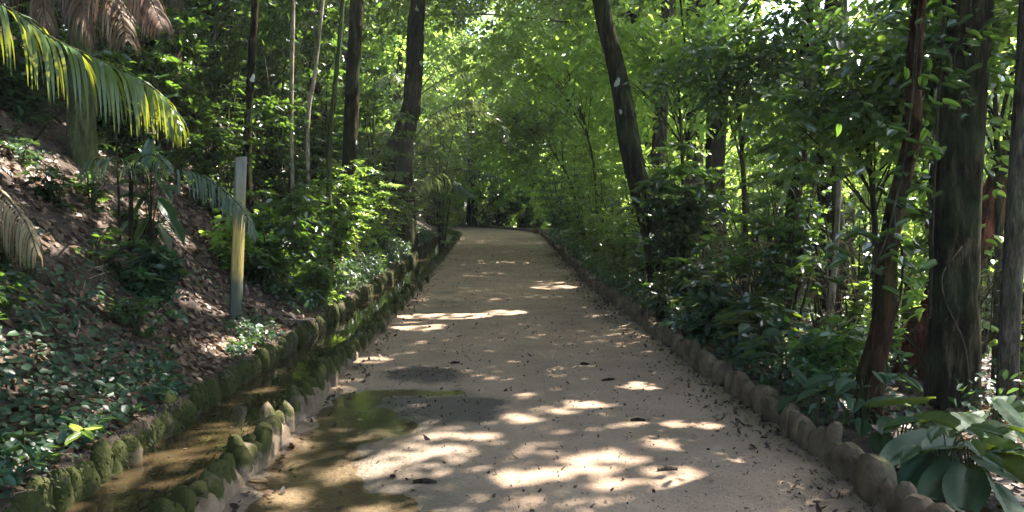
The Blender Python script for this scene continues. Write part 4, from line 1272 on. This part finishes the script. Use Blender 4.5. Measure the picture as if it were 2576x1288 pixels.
ground_rod('fallen_log', 'dark rotting log lying aslant down the littered slope', (70, 690), (285, 815), [.055, .05, .035], 'darkdead', .02, 'log')
for (a, b, r, m, lab) in [
    ((230, 690), (320, 640), .007, 'palestick', 'pale stick pointing up the slope above the rotting log'), ((60, 760), (150, 850), .006, 'palestick', 'pale stick crossing under the dark rotting log'),
    ((40, 910), (230, 870), .008, 'dead', 'long brown stick across the leafy near slope'), ((120, 830), (210, 870), .008, 'dead', 'brown stick just below the rotting log'), ((180, 900), (280, 990), .006, 'palestick', 'thin pale stick slanting towards the mossy stones'),
    ((70, 985), (230, 960), .007, 'dead', 'brown stick lying level near the mossy stones'), ((0, 1010), (80, 1000), .008, 'palestick', 'stubby pale stick at the left border'), ((30, 480), (150, 400), .014, 'darkdead', 'dark branch across the sunlit litter patch'),
    ((0, 400), (60, 300), .02, 'darkdead', 'dark branch leaning at the left border under the frond'), ((90, 360), (150, 290), .02, 'darkdead', 'dark bough leaning beside the mossy stump'), ((370, 900), (440, 860), .005, 'dead', 'thin twig in the litter left of the post foot'),
    ((300, 900), (430, 960), .006, 'dead', 'brown twig parallel to the mossy stones'), ((180, 800), (200, 860), .012, 'palestick', 'stout pale broken stick upright in the ground cover'), ((200, 720), (300, 690), .006, 'palestick', 'pale twig among dry straw near the log')]:
    ground_rod('fallen_stick', lab, a, b, [r, r * .8, r * .5], m, .035)
for k in range(44):
    x_ = -2.6 - 3.6 * rng.random() ** 1.3; y_ = 3.2 + 7 * rng.random(); a = rng.random() * 3.14; l_ = .15 + .35 * rng.random()
    ps = []
    for t_ in (-1, -.3, .4, 1):
        qx, qy = x_ + math.cos(a) * l_ * t_, y_ + math.sin(a) * l_ * t_
        qx = min(qx, -2.45)
        ps.append((qx, qy, float(H(qx, qy)) + .03 + .05 * rng.random()))
    rod('fallen_stick', 'thin stick lying among litter and ground cover on the near slope', 'branch', ps, [.006, .005, .003], ('dead', 'palestick', 'dead', 'darkdead')[k % 4], .15, 5, 'thin sticks strewn over the near slope')
# little stakes in the sunny plant past the post
for (px, y0, y1, lab) in [(722, 692, 640, 'thin pale stake standing in the litter, nearer the post of two'), (756, 715, 645, 'thin pale stake standing in the litter, farther from the post of two')]:
    h_ = hit(px, y0)
    rod('thin_stake', lab, 'stake', [h_ - [0, 0, .05], P(px + 1, (y0 + y1) / 2, h_[1]), P(px + 2, y1, h_[1])], .013, 'palestick', .05)


# ------------------------------------------------------------------ stuff: litter, ground cover, debris
def scatter(n, xa, xb, ya, yb, bias=1.0):
    x = xa + (xb - xa) * rng.random(n); y = ya + (yb - ya) * rng.random(n) ** bias
    return x, y


def slope_n(x, y):
    e = .06
    gx = (H(x + e, y) - H(x - e, y)) / (2 * e); gy = (H(x, y + e) - H(x, y - e)) / (2 * e)
    return nrm(np.stack([-np.clip(gx, -1.2, 1.2), -np.clip(gy, -1.2, 1.2), np.ones_like(gx)], -1))


def flat_leaves(mb, x, y, zf, L, W, lift, tilt=.35, droop=-.1):
    n = len(x)
    nn = nrm(slope_n(x, y) + rng.normal(size=(n, 3)) * tilt)
    d = rdir(n); d = nrm(d - nn * (d * nn).sum(1, keepdims=True))
    pos = np.stack([x, y, zf(x, y) + lift + rng.random(n) * lift], -1)
    leaves(mb, pos - d * (L * .5)[:, None], d, nn, L, W, fold=.3, droop=droop)


mb = MB()
x, y = scatter(34000, -8.5, -2.4, 2.6, 16, 1.35)
k = rng.random(len(x)) < np.clip(.35 + 1.3 * (fbm(x * .8, y * .8, 2) - .25), .15, 1)
x, y = x[k], y[k]; s = .05 + .075 * rng.random(len(x))
flat_leaves(mb, x, y, H, s, s * .5, .012)
x, y = scatter(3500, -2.95, -2.36, 2.6, 10, 1.2); s = .04 + .05 * rng.random(len(x))
flat_leaves(mb, x, y, H, s, s * .5, .01)
x, y = scatter(9000, 2.28, 7, 3, 14, 1.2); s = .05 + .07 * rng.random(len(x))
flat_leaves(mb, x, y, H, s, s * .5, .012)
mb.obj('leaf_litter', M['litter'])
tag(D.objects['leaf_litter'], 'brown fallen leaves carpeting the slope and the ground under the shrubs', 'leaf litter', kind='stuff')

mb = MB()
x, y = scatter(24000, -6.5, -2.36, 2.6, 13, 1.3)
dens = fbm(x * 1.1 + 60, y * 1.1 + 20, 3)
pref = np.exp(-((x + 3.2) / 1.4) ** 2) * .62 + np.exp(-((y - 4.5) / 2.2) ** 2) * .5
k = (dens * pref * 2.1 > .52 + .6 * rng.random(len(x)))
x, y = x[k], y[k]
n = len(x)
s = .035 + .06 * rng.random(n) ** 1.5
nn = nrm(slope_n(x, y) * .6 + np.array([.15, -.25, .8]) + rng.normal(size=(n, 3)) * .35)
d = rdir(n); d = nrm(d - nn * (d * nn).sum(1, keepdims=True))
leaves(mb, np.stack([x, y, H(x, y) + .03 + .12 * rng.random(n)], -1), d, nn, s, s * .68, .2, .15)
# strip of low green along the rim past the post and along the kerb
x, y = scatter(8000, -2.95, -2.38, 10.5, 32, .8); n = len(x); s = .05 + .07 * rng.random(n)
d = nrm(rng.normal(size=(n, 3)) + [0.5, 0, .3])
leaves(mb, np.stack([x + bend(y), y, H(x + bend(y), y) + .03 + .3 * rng.random(n) ** 2], -1), d, nrm(np.array([0.2, -.2, 1]) + rng.normal(size=(n, 3)) * .4), s, s * .45, .2, .2)
x, y = scatter(2600, -2.8, -2.37, 2.8, 9.5, 1.1); k = fbm(x * 1.5 + 2, y * 1.5 + 8, 3) > .40; x, y = x[k], y[k]; n = len(x); s = .03 + .05 * rng.random(n)
d = nrm(rng.normal(size=(n, 3)) + [0.5, 0, .2])
leaves(mb, np.stack([x, y, H(x, y) + .02 + .1 * rng.random(n)], -1), d, nrm(np.array([0.2, -.2, 1]) + rng.normal(size=(n, 3)) * .4), s, s * .6, .2, .2)
x, y = scatter(9000, 2.28, 3.2, 5.5, 34, .8); n = len(x); s = .05 + .06 * rng.random(n)
d = nrm(rng.normal(size=(n, 3)) + [-.4, 0, .3])
leaves(mb, np.stack([x + bend(y), y, H(x + bend(y), y) + .03 + .3 * rng.random(n) ** 2], -1), d, nrm(np.array([-.2, -.2, 1]) + rng.normal(size=(n, 3)) * .4), s, s * .5, .2, .2)
x, y = scatter(9000, 2.3, 7.5, 4, 13, 1.1); k = fbm(x * 1.2 + 9, y * 1.2, 3) > .42; x, y = x[k], y[k]; n = len(x); s = .04 + .07 * rng.random(n)
d = nrm(rng.normal(size=(n, 3)) + [0, 0, .3])
leaves(mb, np.stack([x, y, H(x, y) + .03 + .35 * rng.random(n) ** 2], -1), d, nrm(np.array([-.2, -.2, 1]) + rng.normal(size=(n, 3)) * .4), s, s * .5, .2, .2)
tag(mb.obj('ground_cover', M['cover']), 'low dark green ground cover creeping over the slope and the channel rim', 'ground cover', kind='stuff')

# moss tufts hanging on the channel stones
mb = MB()
for (xc, sgn, nn_, zz) in [(-2.24, 1, 5000, .27), (-1.56, -1, 4200, .24)]:
    y = 2.8 + 26 * rng.random(nn_) ** 1.5; x = xc + rng.normal(size=nn_) * .045
    z = grade(y) + zz * (.35 + .75 * rng.random(nn_)) - .02
    d = nrm(np.stack([np.full(nn_, .6 * sgn), np.zeros(nn_), -.6 * np.ones(nn_)], -1) + rng.normal(size=(nn_, 3)) * .45)
    s = .012 + .018 * rng.random(nn_)
    leaves(mb, np.stack([x + bend(y), y, z], -1), d, nrm(np.array([.3 * sgn, 0, .8]) + rng.normal(size=(nn_, 3)) * .4), s, s * .5, .2, .3)
tag(mb.obj('moss', M['moss']), 'tufts of moss clinging to the channel stones', 'moss', kind='stuff')

# debris on the path
mb = MB()
n = 9000
x = XL + .1 + (XR - XL - .15) * rng.random(n); y = 3.2 + 27 * rng.random(n) ** 1.25
n2 = 3000
x = np.concatenate([x, XR - .5 * rng.random(n2) ** 2.0, XL + .05 + .25 * rng.random(500) ** 2, -.6 + .3 * rng.normal(size=260), -.7 + .3 * rng.normal(size=180)])
y = np.concatenate([y, 3.2 + 22 * rng.random(n2), 3.2 + 14 * rng.random(500), 6.45 + .3 * rng.normal(size=260), 7.85 + .2 * rng.normal(size=180)])
n = len(x)
s = .010 + .030 * rng.random(n) ** 2.5 + .05 * (rng.random(n) < .035) * rng.random(n)
k = pz(x, y) > -.012
x, y, s = x[k], y[k], s[k]
flat_leaves(mb, x, y, pz, s, s * (.3 + .35 * rng.random(len(x))), .003, .45, -.25)
n = 1500; x = np.concatenate([XR + .02 - .38 * rng.random(1100) ** 1.8, XL + .03 + .2 * rng.random(400) ** 1.5]); y = 3.4 + 24 * rng.random(n) ** 1.2; s = .025 + .05 * rng.random(n)
k = fbm(x * 0 + 3, y * .9, 3) > .36
x, y, s = x[k], y[k], s[k]
flat_leaves(mb, x, y, pz, s, s * .5, .006, .5, -.25)
n = 150; y = 3 + 20 * rng.random(n) ** 1.4; x = -1.95 + .34 * (rng.random(n) - .5) * 2 * .8; s = .025 + .035 * rng.random(n)
flat_leaves(mb, x, y, lambda a, b: grade(b) + .031, s, s * .5, .002, .08, 0)
n = 60; y = 3.9 + 3.2 * rng.random(n); x = -1.3 + .5 * rng.random(n); s = .02 + .03 * rng.random(n)
flat_leaves(mb, x, y, lambda a, b: np.maximum(pz(a, b), -.0165), s, s * .5, .003, .1, 0)
tag(mb.obj('path_litter', M['crumbs']), 'small leaf scraps and crumbs scattered over the sandy path', 'litter', kind='stuff')
# a few single leaves and twigs on the path
for (px, py, s, lab, m) in [(1530, 955, .1, 'dark curled leaf lying in the middle of the sandy path', 'darkdead'), (1605, 1056, .08, 'short dark twig lying level on the path between sun patches', 'darkdead'), (1470, 915, .06, 'small dark twig on the path before the mud patch', 'darkdead'),
                            (1068, 1212, .1, 'dark brown twig lying in the wet mud by the puddle', 'darkdead'), (1680, 1178, .09, 'brown twig lying in the brightest patch of sun', 'dead'), (1145, 912, .07, 'brown bit of bark on the path above the dark mud', 'darkdead')]:
    d = ray(px, py); q = CAM + d * (-1.59 / d[2])
    q[2] = float(pz(q[0], q[1])) + .009
    a = rng.normal() * .35
    v_ = np.array([math.cos(a), math.sin(a), 0]) * s * .7
    rod('fallen_twig', lab, 'twig', [q - v_, q + [0, .01, .004], q + v_], [.010, .015, .008], m, .3, 6)
d = ray(655, 1214); q = CAM + d * (-1.6 / d[2]); q[2] = .004
mb = MB(); big_leaf(mb, np.array([0, 0, .012]), np.array([1., -.15, .05]), np.array([0, -.1, 1.]), .13, .06, .1, 0)
o = mb.obj('fallen_leaf', M['straw']); o.location = q - [.07, 0, 0]
tag(o, 'pale dry leaf lying at the wall foot beside the near puddle', 'leaf')

# ------------------------------------------------------------------ hazy forest air
mb = MB()
x0, x1, y0, y1, z0, z1 = -150, 150, -65, 265, float(min(-12, H(100, 250) - 3)) - 3, 80
vv = np.array([[x, y, z] for x in (x0, x1) for y in (y0, y1) for z in (z0, z1)], float)
mb.add(vv, [[0, 1, 3, 2], [4, 6, 7, 5], [0, 4, 5, 1], [2, 3, 7, 6], [0, 2, 6, 4], [1, 5, 7, 3]])
m = D.materials.new('haze_air'); m.use_nodes = True
t = m.node_tree; t.nodes.clear()
out = t.nodes.new('ShaderNodeOutputMaterial'); pv = t.nodes.new('ShaderNodeVolumePrincipled')
pv.inputs['Color'].default_value = (.9, .95, .9, 1); pv.inputs['Density'].default_value = .0011; pv.inputs['Anisotropy'].default_value = .3
t.links.new(pv.outputs[0], out.inputs['Volume'])
tag(mb.obj('haze', m, smooth=False), 'thin bright haze between the far trees', 'haze', kind='stuff')
